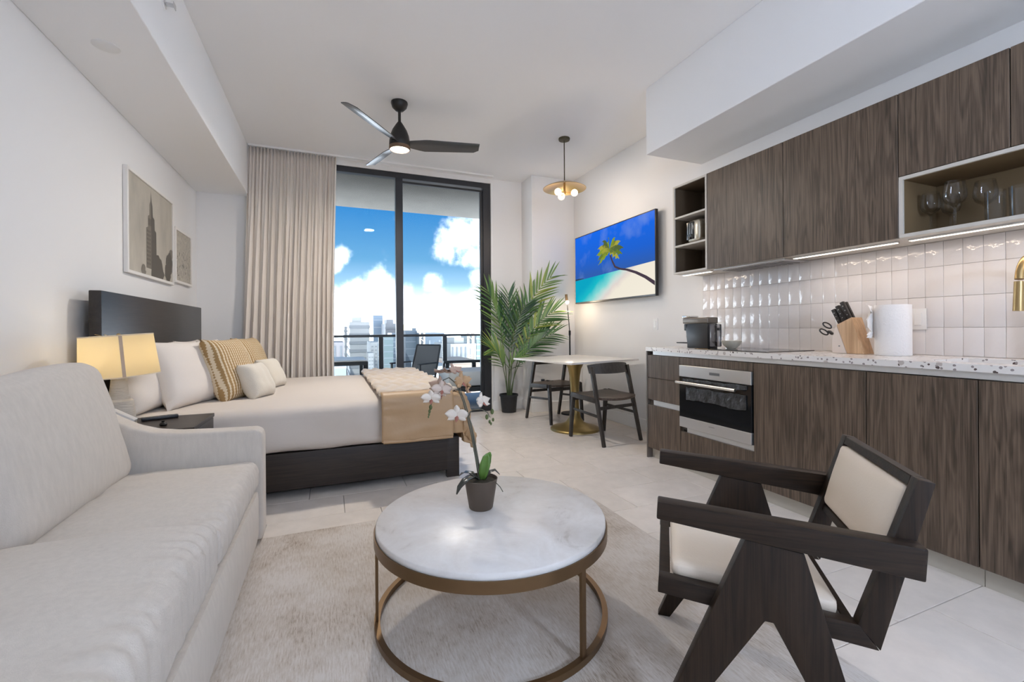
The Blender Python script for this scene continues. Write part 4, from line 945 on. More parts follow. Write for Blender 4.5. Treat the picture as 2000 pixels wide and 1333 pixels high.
# folded quilt across the foot of the bed
QT = mat('quilt_satin', (.60, .50, .39), .5, bump=.15, bscale=40, sheen=.3); QS = mat('satin_reverse', (.47, .31, .17), .48, bump=.25, bscale=14)
TH_ = thing('quilted_throw', 'folded beige quilted throw with a tan satin reverse over the bed foot', 'blanket', (.58, 4.1, .60))
def drape(X, Y, lift=0):
    """lay a flat sheet point over the near foot corner of the bed"""
    ex, ey, zt = .86, 3.115, .612 + lift
    dx, dy = max(0, X - ex), max(0, ey - Y)
    R = .05
    def bend(d):
        a = min(d / R, pi / 2); return R * sin(a), R * (1 - cos(a)) + max(0, d - R * pi / 2)
    if dx == 0 and dy == 0: return Vector((X, Y, zt))
    if dx > 0 and dy == 0:
        h, v = bend(dx); return Vector((ex - R + h + .02 + lift, Y, zt - v)) if True else None
    if dy > 0 and dx == 0:
        h, v = bend(dy); return Vector((X, ey + R - h - .025 - lift, zt - v))
    d = hypot(dx, dy); fl = min(dx, dy); h, v = bend(max(dx, dy)); a = atan2(dx, dy)
    return Vector((ex + .02 + lift + (h - R) * sin(a) + .30 * fl * sin(a), ey - .025 - lift - (h - R) * cos(a) - .30 * fl * cos(a) * .5, zt - v - .25 * fl))
def cloth(x0, x1, y0, y1, nx, ny, lift, wob=None):
    bm = B(); g = []
    for i in range(nx + 1):
        rw = []
        for j in range(ny + 1):
            X = x0 + (x1 - x0) * i / nx; Y = y0 + (y1 - y0) * j / ny; P = drape(X, Y, lift)
            if wob: P = wob(X, Y, P)
            rw.append(bm.verts.new(P))
        g.append(rw)
    for i in range(nx):
        for j in range(ny): bm.faces.new((g[i][j], g[i + 1][j], g[i + 1][j + 1], g[i][j + 1]))
    bmesh.ops.recalc_face_normals(bm, faces=bm.faces[:])
    return bm
def wq(X, Y, P):
    e = min(1, (X - .30) / .03) if X < .33 else 1
    P.z += .024 * abs(sin(X * 28 + 1.5 * sin(Y * 14))) + .006 * noise.noise(Vector((X * 9, Y * 9, 0)))
    P.z -= (1 - e) * .02
    return P
bm = cloth(.305, .858, 3.13, 5.06, 50, 120, .022, wq)
q_ = obj('quilted_face', bm, QT, TH_, 70); md = q_.modifiers.new('thickness', 'SOLIDIFY'); md.thickness = .018; md.offset = -1
def ws(X, Y, P):
    if Y < 3.05: P.y -= .010 * noise.noise(Vector((X * 8, P.z * 7, 4))) + .010 * max(0, noise.noise(Vector((X * 3, P.z * 16, 8))))
    return P
bm = cloth(.312, .80, 2.775, 3.145, 34, 34, .024, ws)
s1_ = obj('satin_fold', bm, QS, TH_, 70); md = s1_.modifiers.new('thickness', 'SOLIDIFY'); md.thickness = .014; md.offset = 1
bm = B(); tube(bm, [(.322, 3.062, .327), (.45, 3.058, .322), (.60, 3.058, .320), (.795, 3.060, .318)], [.015, .014, .012, .010], 10); obj('rolled_hem', bm, QS, TH_, 70)
def wc(X, Y, P):
    P.x += .012 * sin(Y * 40) * (X > .9); P.y += .010 * sin(X * 55 + Y * 10) * (P.z < .5)
    return P
bm = cloth(.79, 1.24, 2.80, 3.60, 32, 70, .012, wc)
s2_ = obj('satin_corner', bm, QS, TH_, 70); md = s2_.modifiers.new('thickness', 'SOLIDIFY'); md.thickness = .010; md.offset = -1
bm = cloth(.85, 1.02, 3.60, 5.05, 10, 60, .018, wc)
s3_ = obj('satin_foot', bm, QS, TH_, 70); md = s3_.modifiers.new('thickness', 'SOLIDIFY'); md.thickness = .010; md.offset = -1

# pillows: pinched corners, plump middle
def pillow_bm(w_, h_, t_, pinch=.10, seed=0, n=22):
    bm = B(); top = {}; bot = {}
    for i in range(n + 1):
        for j in range(n + 1):
            u, v = -1 + 2 * i / n, -1 + 2 * j / n
            x = u * w_ / 2 * (1 - pinch * (1 - u * u) * 0 - pinch * .8 * (1 - v * v) * abs(u) ** 3 * .6); y = v * h_ / 2 * (1 - pinch * .8 * (1 - u * u) * abs(v) ** 3 * .6)
            th = t_ / 2 * max(0, (1 - abs(u) ** 3.6)) ** .5 * max(0, (1 - abs(v) ** 3.6)) ** .5
            th += .006 * noise.noise(Vector((u * 2.4, v * 2.4, seed))) * (th > .02)
            bnd = i in (0, n) or j in (0, n)
            top[i, j] = bm.verts.new((x, y, th)); bot[i, j] = top[i, j] if bnd else bm.verts.new((x, y, -th))
    for i in range(n):
        for j in range(n):
            bm.faces.new((top[i, j], top[i + 1, j], top[i + 1, j + 1], top[i, j + 1])); bm.faces.new((bot[i, j], bot[i, j + 1], bot[i + 1, j + 1], bot[i + 1, j]))
    return bm
def pillow(name, label, c, w_, h_, t_, lean, yaw, m_, seed, group=None, roll=0):
    bm = pillow_bm(w_, h_, t_, .13, seed)
    # local: x = width, y = height, z = thickness  ->  stand it up facing +x
    M = Matrix.Translation(c) @ Matrix.Rotation(radians(yaw), 4, 'Z') @ Matrix.Rotation(-radians(lean), 4, 'Y') @ Matrix(((0, 0, 1, 0), (1, 0, 0, 0), (0, 1, 0, 0), (0, 0, 0, 1))) @ Matrix.Rotation(radians(roll), 4, 'Z')
    o = tag(obj(name, bm, m_, None, 70), label, 'pillow', group); o.matrix_basis = M; return o
GOLD = bpy.data.materials.new('gold_stripe_fabric'); GOLD.use_nodes = True; t_ = GOLD.node_tree; b_ = t_.nodes['Principled BSDF']; b_.inputs['Roughness'].default_value = .75
c_ = nd(t_, 'ShaderNodeTexCoord'); s_ = nd(t_, 'ShaderNodeSeparateXYZ'); n_ = nd(t_, 'ShaderNodeTexNoise', inp={'Scale': 22.0, 'Detail': 2.0}); t_.links.new(c_.outputs['Object'], n_.inputs['Vector']); t_.links.new(c_.outputs['Object'], s_.inputs[0])
a_ = nd(t_, 'ShaderNodeMath', op='MULTIPLY_ADD', inp={1: .010}); t_.links.new(n_.outputs[0], a_.inputs[0]); t_.links.new(s_.outputs['X'], a_.inputs[2])
mlt = nd(t_, 'ShaderNodeMath', op='MULTIPLY', inp={1: 290.0}); t_.links.new(a_.outputs[0], mlt.inputs[0]); sn_ = nd(t_, 'ShaderNodeMath', op='SINE'); t_.links.new(mlt.outputs[0], sn_.inputs[0])
bk = nd(t_, 'ShaderNodeMath', op='MULTIPLY', inp={1: 330.0}); t_.links.new(s_.outputs['Y'], bk.inputs[0]); sb = nd(t_, 'ShaderNodeMath', op='SINE'); t_.links.new(bk.outputs[0], sb.inputs[0])
sc_ = nd(t_, 'ShaderNodeMath', op='MULTIPLY_ADD', inp={1: .30}); t_.links.new(sb.outputs[0], sc_.inputs[0]); t_.links.new(sn_.outputs[0], sc_.inputs[2])
mr_ = nd(t_, 'ShaderNodeMapRange', inp={'From Min': -1.1, 'From Max': 1.1}); t_.links.new(sc_.outputs[0], mr_.inputs['Value'])
t_.links.new(ramp(t_, [(.50, (.36, .22, .085)), (.72, (.72, .60, .42))], mr_.outputs[0]), b_.inputs['Base Color'])
CRV = mat('cream_velvet', (.70, .64, .54), .8, bump=.25, bscale=160, sheen=.3)
pillow('bed_pillow', 'white pillow against the headboard beside the table lamp', (-1.03, 3.47, .795), .66, .43, .17, 14, -12, PILLOW, 1, 'white bed pillows')
pillow('bed_pillow', 'upright white pillow between the lamp side pillow and the striped cushion', (-.85, 3.60, .80), .66, .45, .18, 20, -24, PILLOW, 2, 'white bed pillows')
pillow('bed_pillow', 'white pillow against the headboard behind the striped cushions', (-1.03, 4.33, .795), .66, .43, .17, 14, 0, PILLOW, 3, 'white bed pillows')
pillow('bed_pillow', 'white pillow on the window side of the bed', (-.86, 4.52, .79), .66, .44, .17, 20, -10, PILLOW, 4, 'white bed pillows')
pillow('throw_cushion', 'gold striped cushion in front of the white pillows on the lamp side', (-.665, 3.70, .80), .38, .47, .18, 20, -24, GOLD, 5, 'gold striped cushions')
pillow('throw_cushion', 'gold striped cushion on the window side of the bed', (-.66, 4.62, .80), .44, .46, .18, 22, -14, GOLD, 6, 'gold striped cushions')
pillow('throw_cushion', 'small cream cushion in front of the lamp side striped cushion', (-.50, 3.68, .715), .27, .27, .15, 26, -22, CRV, 7, 'small cream cushions')
pillow('throw_cushion', 'small cream cushion in front of the window side striped cushion', (-.47, 4.24, .715), .28, .27, .15, 26, -18, CRV, 8, 'small cream cushions')

# ------------------------------------------------------------------ nightstand and what stands on it
NS = thing('nightstand', 'dark wood nightstand with one drawer between sofa and bed', 'nightstand', (-.95, 2.87, 0))
obj('top', box(B(), -1.26, -.635, 2.665, 3.085, .572, .592, .002, 1), ESPRESSO, NS)
obj('body', box(B(), -1.25, -.66, 2.672, 3.078, .14, .571), ESPRESSO, NS)
dw = obj('drawer_front', box(B(), -.6595, -.638, 2.676, 3.074, .40, .568, .002, 1), ESPRESSO_Y, NS); obj('drawer_front', box(B(), -.6595, -.638, 2.676, 3.074, .145, .395, .002, 1), ESPRESSO_Y, NS)
obj('pull', box(B(), -.637, -.625, 2.80, 2.95, .482, .49), BRONZE, dw)
for x in (-1.22, -.69):
    for y in (2.70, 3.05): obj('leg', box(B(), x - .02, x + .02, y - .02, y + .02, 0, .1395), ESPRESSO, NS)
LX, LY, LZ = -1.012, 2.89, .5925
TL = thing('table_lamp', 'lit table lamp with a cream drum shade and ribbed ceramic base', 'lamp', (LX, LY, LZ))
CER = mat('lamp_ceramic', (.56, .50, .42), .7, bump=.5, bscale=90, bstretch=(.3, .3, 1.6))
obj('base', lathe(B(), [(0, 0), (.069, 0), (.071, .004), (.060, .115), (.058, .125), (.046, .135), (.040, .160), (.034, .215), (.031, .26), (.012, .268), (0, .268)], 40, (LX, LY, LZ)), CER, TL)
obj('stem', lathe(B(), [(.006, .266), (.006, .42)], 10, (LX, LY, LZ)), BRASS, TL)
obj('bulb', lathe(B(), [(0, .41), (.012, .405), (.028, .375), (.030, .355), (.02, .325), (.012, .305), (0, .30)], 20, (LX, LY, LZ)), emat('lamp_bulb', (1, .82, .58), 6.0), TL)
SH = bpy.data.materials.new('lamp_shade'); SH.use_nodes = True; t_ = SH.node_tree; t_.nodes.clear(); o_ = nd(t_, 'ShaderNodeOutputMaterial')
d_ = nd(t_, 'ShaderNodeBsdfDiffuse'); d_.inputs[0].default_value = (.90, .82, .66, 1); tr_ = nd(t_, 'ShaderNodeBsdfTranslucent'); tr_.inputs[0].default_value = (.97, .89, .70, 1)
mx_ = nd(t_, 'ShaderNodeMixShader', inp={0: .85}); t_.links.new(d_.outputs[0], mx_.inputs[1]); t_.links.new(tr_.outputs[0], mx_.inputs[2]); t_.links.new(mx_.outputs[0], o_.inputs[0])
TILT = Matrix.Translation((LX, LY, LZ + .36)) @ Matrix.Rotation(radians(-4), 4, Vector((-.33, .94, 0))) @ Matrix.Translation((-LX, -LY, -LZ - .365))
obj('shade', xf(lathe(B(), [(.163, .258), (.1475, .468), (.1462, .468), (.1617, .258)], 56, (LX, LY, LZ), True), TILT), SH, TL)
for z, r in ((.258, .1638), (.465, .1486)): obj('shade_trim', xf(lathe(B(), [(r, z), (r, z + .005), (r - .0012, z + .005), (r - .0012, z)], 56, (LX, LY, LZ), True), TILT), mat('shade_trim', (.74, .64, .48), .8), TL)
a = radians(-66); bm = B(); prism(bm, [(.1642, -.007, .260), (.1642, .007, .260), (.1488, .007, .466), (.1488, -.007, .466)], (.0008, 0, 0)); xf(bm, TILT @ Matrix.Translation((LX, LY, LZ)) @ Matrix.Rotation(a, 4, 'Z')); obj('shade_seam', bm, mat('seam', (.52, .40, .30), .9), TL)
bm = B()
for k in range(3): bar(bm, (LX, LY, LZ + .44), (LX + .146 * cos(k * 2.094 + .5), LY + .146 * sin(k * 2.094 + .5), LZ + .468), .003, .003)
obj('spider', bm, BRASS, TL); obj('finial', lathe(B(), [(0, .475), (.008, .47), (.011, .455), (.005, .44), (.006, .42), (0, .42)], 14, (LX, LY, LZ)), BRASS, TL)
light('table_lamp_bulb', 'POINT', (LX, LY, LZ + .36), 17, (1, .83, .60), .03, parent=TL)
PHN = thing('telephone', 'white and grey bedside telephone handset in front of the lamp', 'telephone', (-.90, 2.735, LZ))
bm = B(); prism(bm, [(-.995, 2.70, .5932), (-.885, 2.70, .5932), (-.878, 2.70, .606), (-.985, 2.70, .662)], (0, .06, 0), .003, 2); obj('base', bm, mat('phone_grey', (.30, .33, .37), .4), PHN)
bm = B(); bar(bm, (-.985, 2.73, .690), (-.892, 2.73, .634), .045, .024, (0, 0, 1), .045, .02, .006); obj('handset', bm, mat('phone_handset', (.62, .60, .58), .35), PHN)
for i in range(4):
    for j in range(3):
        bm = B(); c = Vector((-.908 + .007 * i - .012, 2.712 + j * .014, .6225 - .0037 * i)); box(bm, c.x - .003, c.x + .003, c.y - .005, c.y + .005, c.z - .001, c.z + .0035); obj('key', bm, WHITEP, PHN, 0)
RM = thing('remote_control', 'slim black television remote on the nightstand', 'remote', (-.85, 3.0, LZ))
bm = B(); bar(bm, (-.945, 2.965, LZ + .009), (-.795, 3.022, LZ + .009), .042, .016, (0, 0, 1), .042, .016, .004); obj('body', bm, BLACK, RM)
for k in range(5):
    p = Vector((-.935, 2.969, LZ + .0172)).lerp(Vector((-.815, 3.014, LZ + .0172)), k / 4); bm = B(); lathe(bm, [(0, .0015), (.005, .0015), (.006, 0)], 10, p); obj('button', bm, mat('btn_grey', (.25, .25, .26), .5), RM)
tag(obj('trinket', lathe(B(), [(0, 0), (.014, 0), (.017, .006), (.012, .014), (.006, .018), (.008, .024), (0, .028)], 18, (-.795, 2.78, LZ + .0003)), BLACKM), 'tiny round black object on the nightstand edge', 'trinket')

# ------------------------------------------------------------------ coffee table
CX, CY_, CR = .568, 1.607, .427
CT = thing('coffee_table', 'round white marble coffee table on a bronze ring frame', 'table', (CX, CY_, .0115))
MARB = bpy.data.materials.new('white_marble'); MARB.use_nodes = True; t_ = MARB.node_tree; b_ = t_.nodes['Principled BSDF']; b_.inputs['Roughness'].default_value = .36
c_ = nd(t_, 'ShaderNodeTexCoord'); n_ = nd(t_, 'ShaderNodeTexNoise', inp={'Scale': 5.0, 'Detail': 8.0, 'Roughness': .65, 'Distortion': 1.2}); t_.links.new(c_.outputs['Object'], n_.inputs['Vector'])
n2_ = nd(t_, 'ShaderNodeTexNoise', inp={'Scale': 26.0, 'Detail': 6.0, 'Roughness': .7}); t_.links.new(c_.outputs['Object'], n2_.inputs['Vector'])
ad_ = nd(t_, 'ShaderNodeMath', op='MULTIPLY_ADD', inp={1: .35}); t_.links.new(n2_.outputs[0], ad_.inputs[0]); t_.links.new(n_.outputs[0], ad_.inputs[2])
t_.links.new(ramp(t_, [(.42, (.52, .475, .43)), (.55, (.68, .64, .60)), (.80, (.76, .73, .70))], ad_.outputs[0]), b_.inputs['Base Color'])
obj('marble_top', lathe(B(), [(0, .340), (CR - .004, .340), (CR, .344), (CR, .3665), (CR - .004, .3705), (0, .3705)], 96, (CX, CY_, 0)), MARB, CT, 50)
obj('top_ring', lathe(B(), [(CR - .012, .312), (CR + .006, .312), (CR + .006, .350), (CR + .0015, .350), (CR + .0015, .339), (CR - .012, .339)], 96, (CX, CY_, 0), True), BRONZE, CT, 50)
obj('base_ring', lathe(B(), [(CR - .014, .012), (CR + .006, .012), (CR + .006, .034), (CR - .014, .034)], 96, (CX, CY_, 0), True), BRONZE, CT, 50)
for a in (-67, 173, 53):
    d = Vector((cos(radians(a)), sin(radians(a)), 0)); p = Vector((CX, CY_, 0)) + d * (CR - .004)
    obj('leg', bar(B(), p + Vector((0, 0, .0345)), p + Vector((0, 0, .3115)), .022, .010, d), BRONZE, CT)

# ------------------------------------------------------------------ orchid
OC = Vector((.545, 1.668, .3708))
OR = thing('potted_orchid', 'artificial white and tan moth orchid in a brown pot on the coffee table', 'plant', OC)
obj('pot', lathe(B(), [(0, 0), (.044, 0), (.047, .004), (.064, .108), (.066, .116), (.063, .117), (.059, .104), (0, .100)], 40, OC), mat('brown_pot', (.085, .062, .045), .55), OR)
obj('moss', lathe(B(), [(0, .108), (.03, .108), (.058, .1045), (.058, .1006), (0, .1006)], 24, OC), mat('dark_moss', (.045, .035, .02), .95, bump=1, bscale=60), OR)
STM = mat('orchid_stem', (.085, .085, .06), .5)
s1 = [(.541, 1.677, .474), (.53, 1.681, .554), (.516, 1.687, .645), (.498, 1.695, .732), (.485, 1.7, .787), (.474, 1.704, .818), (.458, 1.711, .86), (.433, 1.721, .883), (.413, 1.73, .873), (.397, 1.736, .849), (.382, 1.742, .818), (.369, 1.747, .782), (.359, 1.751, .742)]
s2 = [(.552, 1.683, .473), (.541, 1.688, .551), (.528, 1.693, .633), (.516, 1.698, .698), (.508, 1.701, .724), (.512, 1.7, .743), (.524, 1.695, .753), (.554, 1.683, .755), (.576, 1.673, .742), (.586, 1.67, .722)]
s3 = [(.548, 1.676, .474), (.536, 1.684, .56), (.520, 1.690, .66), (.500, 1.694, .75), (.486, 1.697, .80), (.474, 1.70, .832), (.47, 1.70, .86)]
for s in (s1, s2, s3): obj('stem', tube(B(), s, [.0032 - .0017 * i / len(s) for i in range(len(s))], 7), STM, OR)
PET = [mat('petal_%d' % i, c, .6, sheen=.2) for i, c in enumerate(((.62, .50, .42), (.46, .31, .23), (.46, .28, .14), (.74, .66, .57)))]
LIP = mat('petal_lip', (.35, .13, .09), .5)
def petal_bm(L, W, cup):
    bm = B(); n, k = 6, 4; g = []
    for i in range(n + 1):
        s = i / n; w_ = W * sin(pi * min(1, .12 + .86 * s)) ** .75; rw = []
        for j in range(k + 1):
            v = -1 + 2 * j / k; rw.append(bm.verts.new((s * L, v * w_ / 2, cup * (s * s * L) - .22 * W * v * v * (.4 + s))))
        g.append(rw)
    for i in range(n):
        for j in range(k): bm.faces.new((g[i][j], g[i + 1][j], g[i + 1][j + 1], g[i][j + 1]))
    return bm
def flower(p, face, size, m_):
    face = Vector(face).normalized(); q = face.to_track_quat('Z', 'Y').to_matrix().to_4x4(); M = Matrix.Translation(p) @ q
    bm = B(); bmesh.ops.create_icosphere(bm, subdivisions=1, radius=size * .10); xf(bm, M); f = obj('flower', bm, m_, OR)
    for k, (a, L, W) in enumerate(((90, .95, .62), (205, .92, .58), (335, .92, .58), (10, 1.05, .95), (170, 1.05, .95))):
        bm = petal_bm(size * L, size * W, .18); xf(bm, M @ Matrix.Rotation(radians(a), 4, 'Z') @ Matrix.Translation((0, 0, .001 * k)))
        o = obj('petal', bm, m_, f, 70); md = o.modifiers.new('thickness', 'SOLIDIFY'); md.thickness = .0008
    bm = petal_bm(size * .5, size * .35, .7); xf(bm, M @ Matrix.Rotation(radians(270), 4, 'Z') @ Matrix.Translation((0, 0, size * .08)))
    o = obj('lip', bm, LIP, f, 70); md = o.modifiers.new('thickness', 'SOLIDIFY'); md.thickness = .0008
for p, fc, sz, k in (((.361, 1.718, .805), (-.5, -1, -.3), .038, 3), ((.394, 1.750, .850), (-.6, -.4, .3), .042, 1), ((.402, 1.715, .838), (-.2, -1, .1), .040, 0), ((.424, 1.757, .905), (.1, .4, 1), .040, 1), ((.458, 1.711, .912), (.4, -.5, .6), .036, 1),
                     ((.478, 1.683, .868), (.5, -.8, .2), .044, 2), ((.508, 1.722, .842), (.9, -.2, -.1), .046, 2), ((.455, 1.688, .737), (-.5, -.9, -.1), .044, 3), ((.560, 1.681, .785), (.5, -.7, .25), .040, 3), ((.410, 1.735, .818), (.3, -.4, -.7), .036, 0)):
    flower(Vector(p), fc, sz, PET[k])
BUD = mat('bud_green', (.09, .12, .035), .5)
for p, r in (((.365, 1.749, .766), .0085), ((.361, 1.751, .750), .0065), ((.359, 1.751, .738), .005), ((.357, 1.752, .728), .004), ((.594, 1.667, .745), .009), ((.574, 1.674, .724), .0085), ((.584, 1.67, .705), .006), ((.597, 1.665, .713), .006), ((.589, 1.668, .697), .005)):
    bm = B(); bmesh.ops.create_uvsphere(bm, u_segments=10, v_segments=7, radius=r, matrix=Matrix.Translation(p) @ Matrix.Diagonal((.8, .8, 1.25, 1))); obj('bud', bm, BUD, OR, 70)
def leaf(pts, wd, m_, nrm=(0, 0, 1)):
    bm = B(); n = len(pts); g = []
    for i, p in enumerate(pts):
        p = Vector(p); d = (Vector(pts[min(i + 1, n - 1)]) - Vector(pts[max(i - 1, 0)])).normalized(); sd_ = d.cross(Vector(nrm)).normalized(); u = sd_.cross(d)
        g.append([bm.verts.new(p + sd_ * (v * wd[i]) + u * (abs(v) * wd[i] * .35)) for v in (-1, -.5, 0, .5, 1)])
    for i in range(n - 1):
        for j in range(4): bm.faces.new((g[i][j], g[i + 1][j], g[i + 1][j + 1], g[i][j + 1]))
    o = obj('leaf', bm, m_, OR, 70); md = o.modifiers.new('thickness', 'SOLIDIFY'); md.thickness = .0015
LG = mat('orchid_leaf', (.10, .20, .035), .35, var=.15, vscale=20); LD = mat('orchid_leaf_dark', (.035, .04, .035), .28)
leaf([(.552, 1.672, .474), (.556, 1.669, .505), (.563, 1.666, .54), (.567, 1.663, .57), (.569, 1.662, .582)], [.008, .018, .021, .014, .003], LG, (-.35, -.9, .1))
leaf([(.556, 1.674, .474), (.564, 1.672, .51), (.575, 1.670, .55), (.582, 1.668, .577), (.585, 1.667, .585)], [.008, .014, .015, .010, .003], LG, (-.5, -.8, .15))
leaf([(.535, 1.676, .478), (.508, 1.66, .496), (.476, 1.64, .493), (.450, 1.63, .474), (.436, 1.625, .452)], [.006, .016, .018, .013, .003], LD)
leaf([(.566, 1.672, .478), (.588, 1.675, .502), (.606, 1.672, .506), (.622, 1.666, .49)], [.006, .013, .013, .003], LD)
leaf([(.54, 1.69, .476), (.52, 1.72, .492), (.50, 1.75, .488), (.485, 1.77, .47)], [.006, .014, .014, .003], LD)
bm = B(); tube(bm, [(.572, 1.64, .478), (.59, 1.62, .478), (.603, 1.607, .463), (.612, 1.60, .445)], .0018, 6); obj('air_root', bm, STM, OR)

# ------------------------------------------------------------------ armchair (local: x across, y forward)
AC = thing('lounge_armchair', 'dark wood armchair with V shaped legs and cream leather cushions', 'armchair', (.788, .931, 0), radians(48.6))
W_ = .547; FZ = .0118
for t0, s_ in ((0, 1), (W_ - .046, -1)):
    bm = B(); prism(bm, [(t0, 0, .62), (t0, .003, .573), (t0, -.562, .507), (t0, -.567, .581)], (.046, 0, 0), .005, 2); obj('armrest', bm, TEAK, AC, 50)
for t0 in (.005, W_ - .041):
    bm = B(); prism(bm, [(t0, -.205, .548), (t0, .012, FZ), (t0, -.030, FZ), (t0, -.248, .354), (t0, -.266, .353), (t0, -.443, FZ), (t0, -.480, FZ), (t0, -.332, .532)], (.036, 0, 0), .003, 2)
    obj('leg_frame', bm, TEAKZ, AC, 50)
I0, I1 = .0415, W_ - .0415
for t0 in (I0, I1 - .032):
    bm = B(); prism(bm, [(t0, .002, .359), (t0, -.001, .404), (t0, -.452, .366), (t0, -.492, .312)], (.032, 0, 0), .003, 2); obj('seat_rail', bm, TEAK, AC, 50)
    bm = B(); prism(bm, [(t0, -.449, .3665), (t0, -.566, .723), (t0, -.599, .716), (t0, -.4935, .3125)], (.032, 0, 0), .003, 2); obj('back_post', bm, TEAKZ, AC, 50)
obj('front_rail', prism(B(), [(I0 + .0325, 0, .359), (I0 + .0325, -.001, .402), (I0 + .0325, -.030, .399), (I0 + .0325, -.030, .356)], (I1 - I0 - .065, 0, 0), .002, 1), TEAK, AC)
obj('rear_rail', prism(B(), [(I0 + .0325, -.425, .322), (I0 + .0325, -.425, .366), (I0 + .0325, -.449, .364), (I0 + .0325, -.449, .320)], (I1 - I0 - .065, 0, 0), .002, 1), TEAK, AC)
bd = Vector((0, -.566 + .504, .723 - .498)).normalized(); bn = Vector((0, bd.z, -bd.y))    # up along the back, forward normal
def bp_at(z): return Vector((0, -.504 - .2756 * (z - .498), z))
for z0_, z1_ in ((.698, .722), (.478, .500)):
    a, b = bp_at(z0_), bp_at(z1_); bm = B(); x0_ = I0 + .0325
    prism(bm, [(x0_, a.y, a.z), (x0_, b.y, b.z), (x0_, b.y - .030, b.z - .005), (x0_, a.y - .030, a.z - .005)], (I1 - I0 - .065, 0, 0), .002, 1); obj('back_rail', bm, TEAK, AC)
LEA = mat('cream_leather', (.80, .68, .55), .42, bump=.05, bscale=200)
def puff(u, v, w_, P):
    if w_ > 0: P.z += .016 * (1 - u * u) * (1 - v * v)
    return P
bm = softbox(B(), (0, 0, 0), ((I1 - I0) / 2 - .034, .196, .020), .016, (14, 14, 4), puff)
xf(bm, Matrix.Translation((W_ / 2, -.228, .392)) @ Matrix.Rotation(math.atan(.040 / .45), 4, 'X')); obj('seat_cushion', bm, LEA, AC, 60)
bm = softbox(B(), (0, 0, 0), ((I1 - I0) / 2 - .034, .099, .016), .014, (14, 10, 4), puff)
mid = bp_at(.599); M = Matrix((Vector((-1, 0, 0, 0)), (0, 0, 0, 0), (0, 0, 0, 0), (0, 0, 0, 1)))
Rm = Matrix.Identity(4)
for i in range(3): Rm[i][0] = (-1, 0, 0)[i]; Rm[i][1] = bd[i]; Rm[i][2] = bn[i]
xf(bm, Matrix.Translation((W_ / 2, mid.y - .006, mid.z)) @ Rm); obj('back_cushion', bm, LEA, AC, 60)
obj('stretcher', bar(B(), (.041, -.262, .372), (W_ - .041, -.262, .372 - .022), .04, .02), TEAK, AC).hide_render = False

# ------------------------------------------------------------------ dining table
DT = thing('dining_table', 'square white topped table on a brass tulip pedestal', 'table', (2.41, 4.135, 0), .21)
obj('top', box(B(), -.47, .47, -.47, .47, .737, .757, .004, 2), mat('table_white', (.74, .71, .67), .22), DT)
obj('pedestal', lathe(B(), [(0, .736), (.125, .736), (.128, .730), (.095, .700), (.070, .645), (.055, .56), (.046, .44), (.042, .32), (.046, .22), (.062, .13), (.10, .075), (.17, .045), (.245, .026), (.262, .014), (.262, .001), (0, .001)], 56), mat('brass_pedestal', (.36, .26, .10), .38, .8), DT, 60)

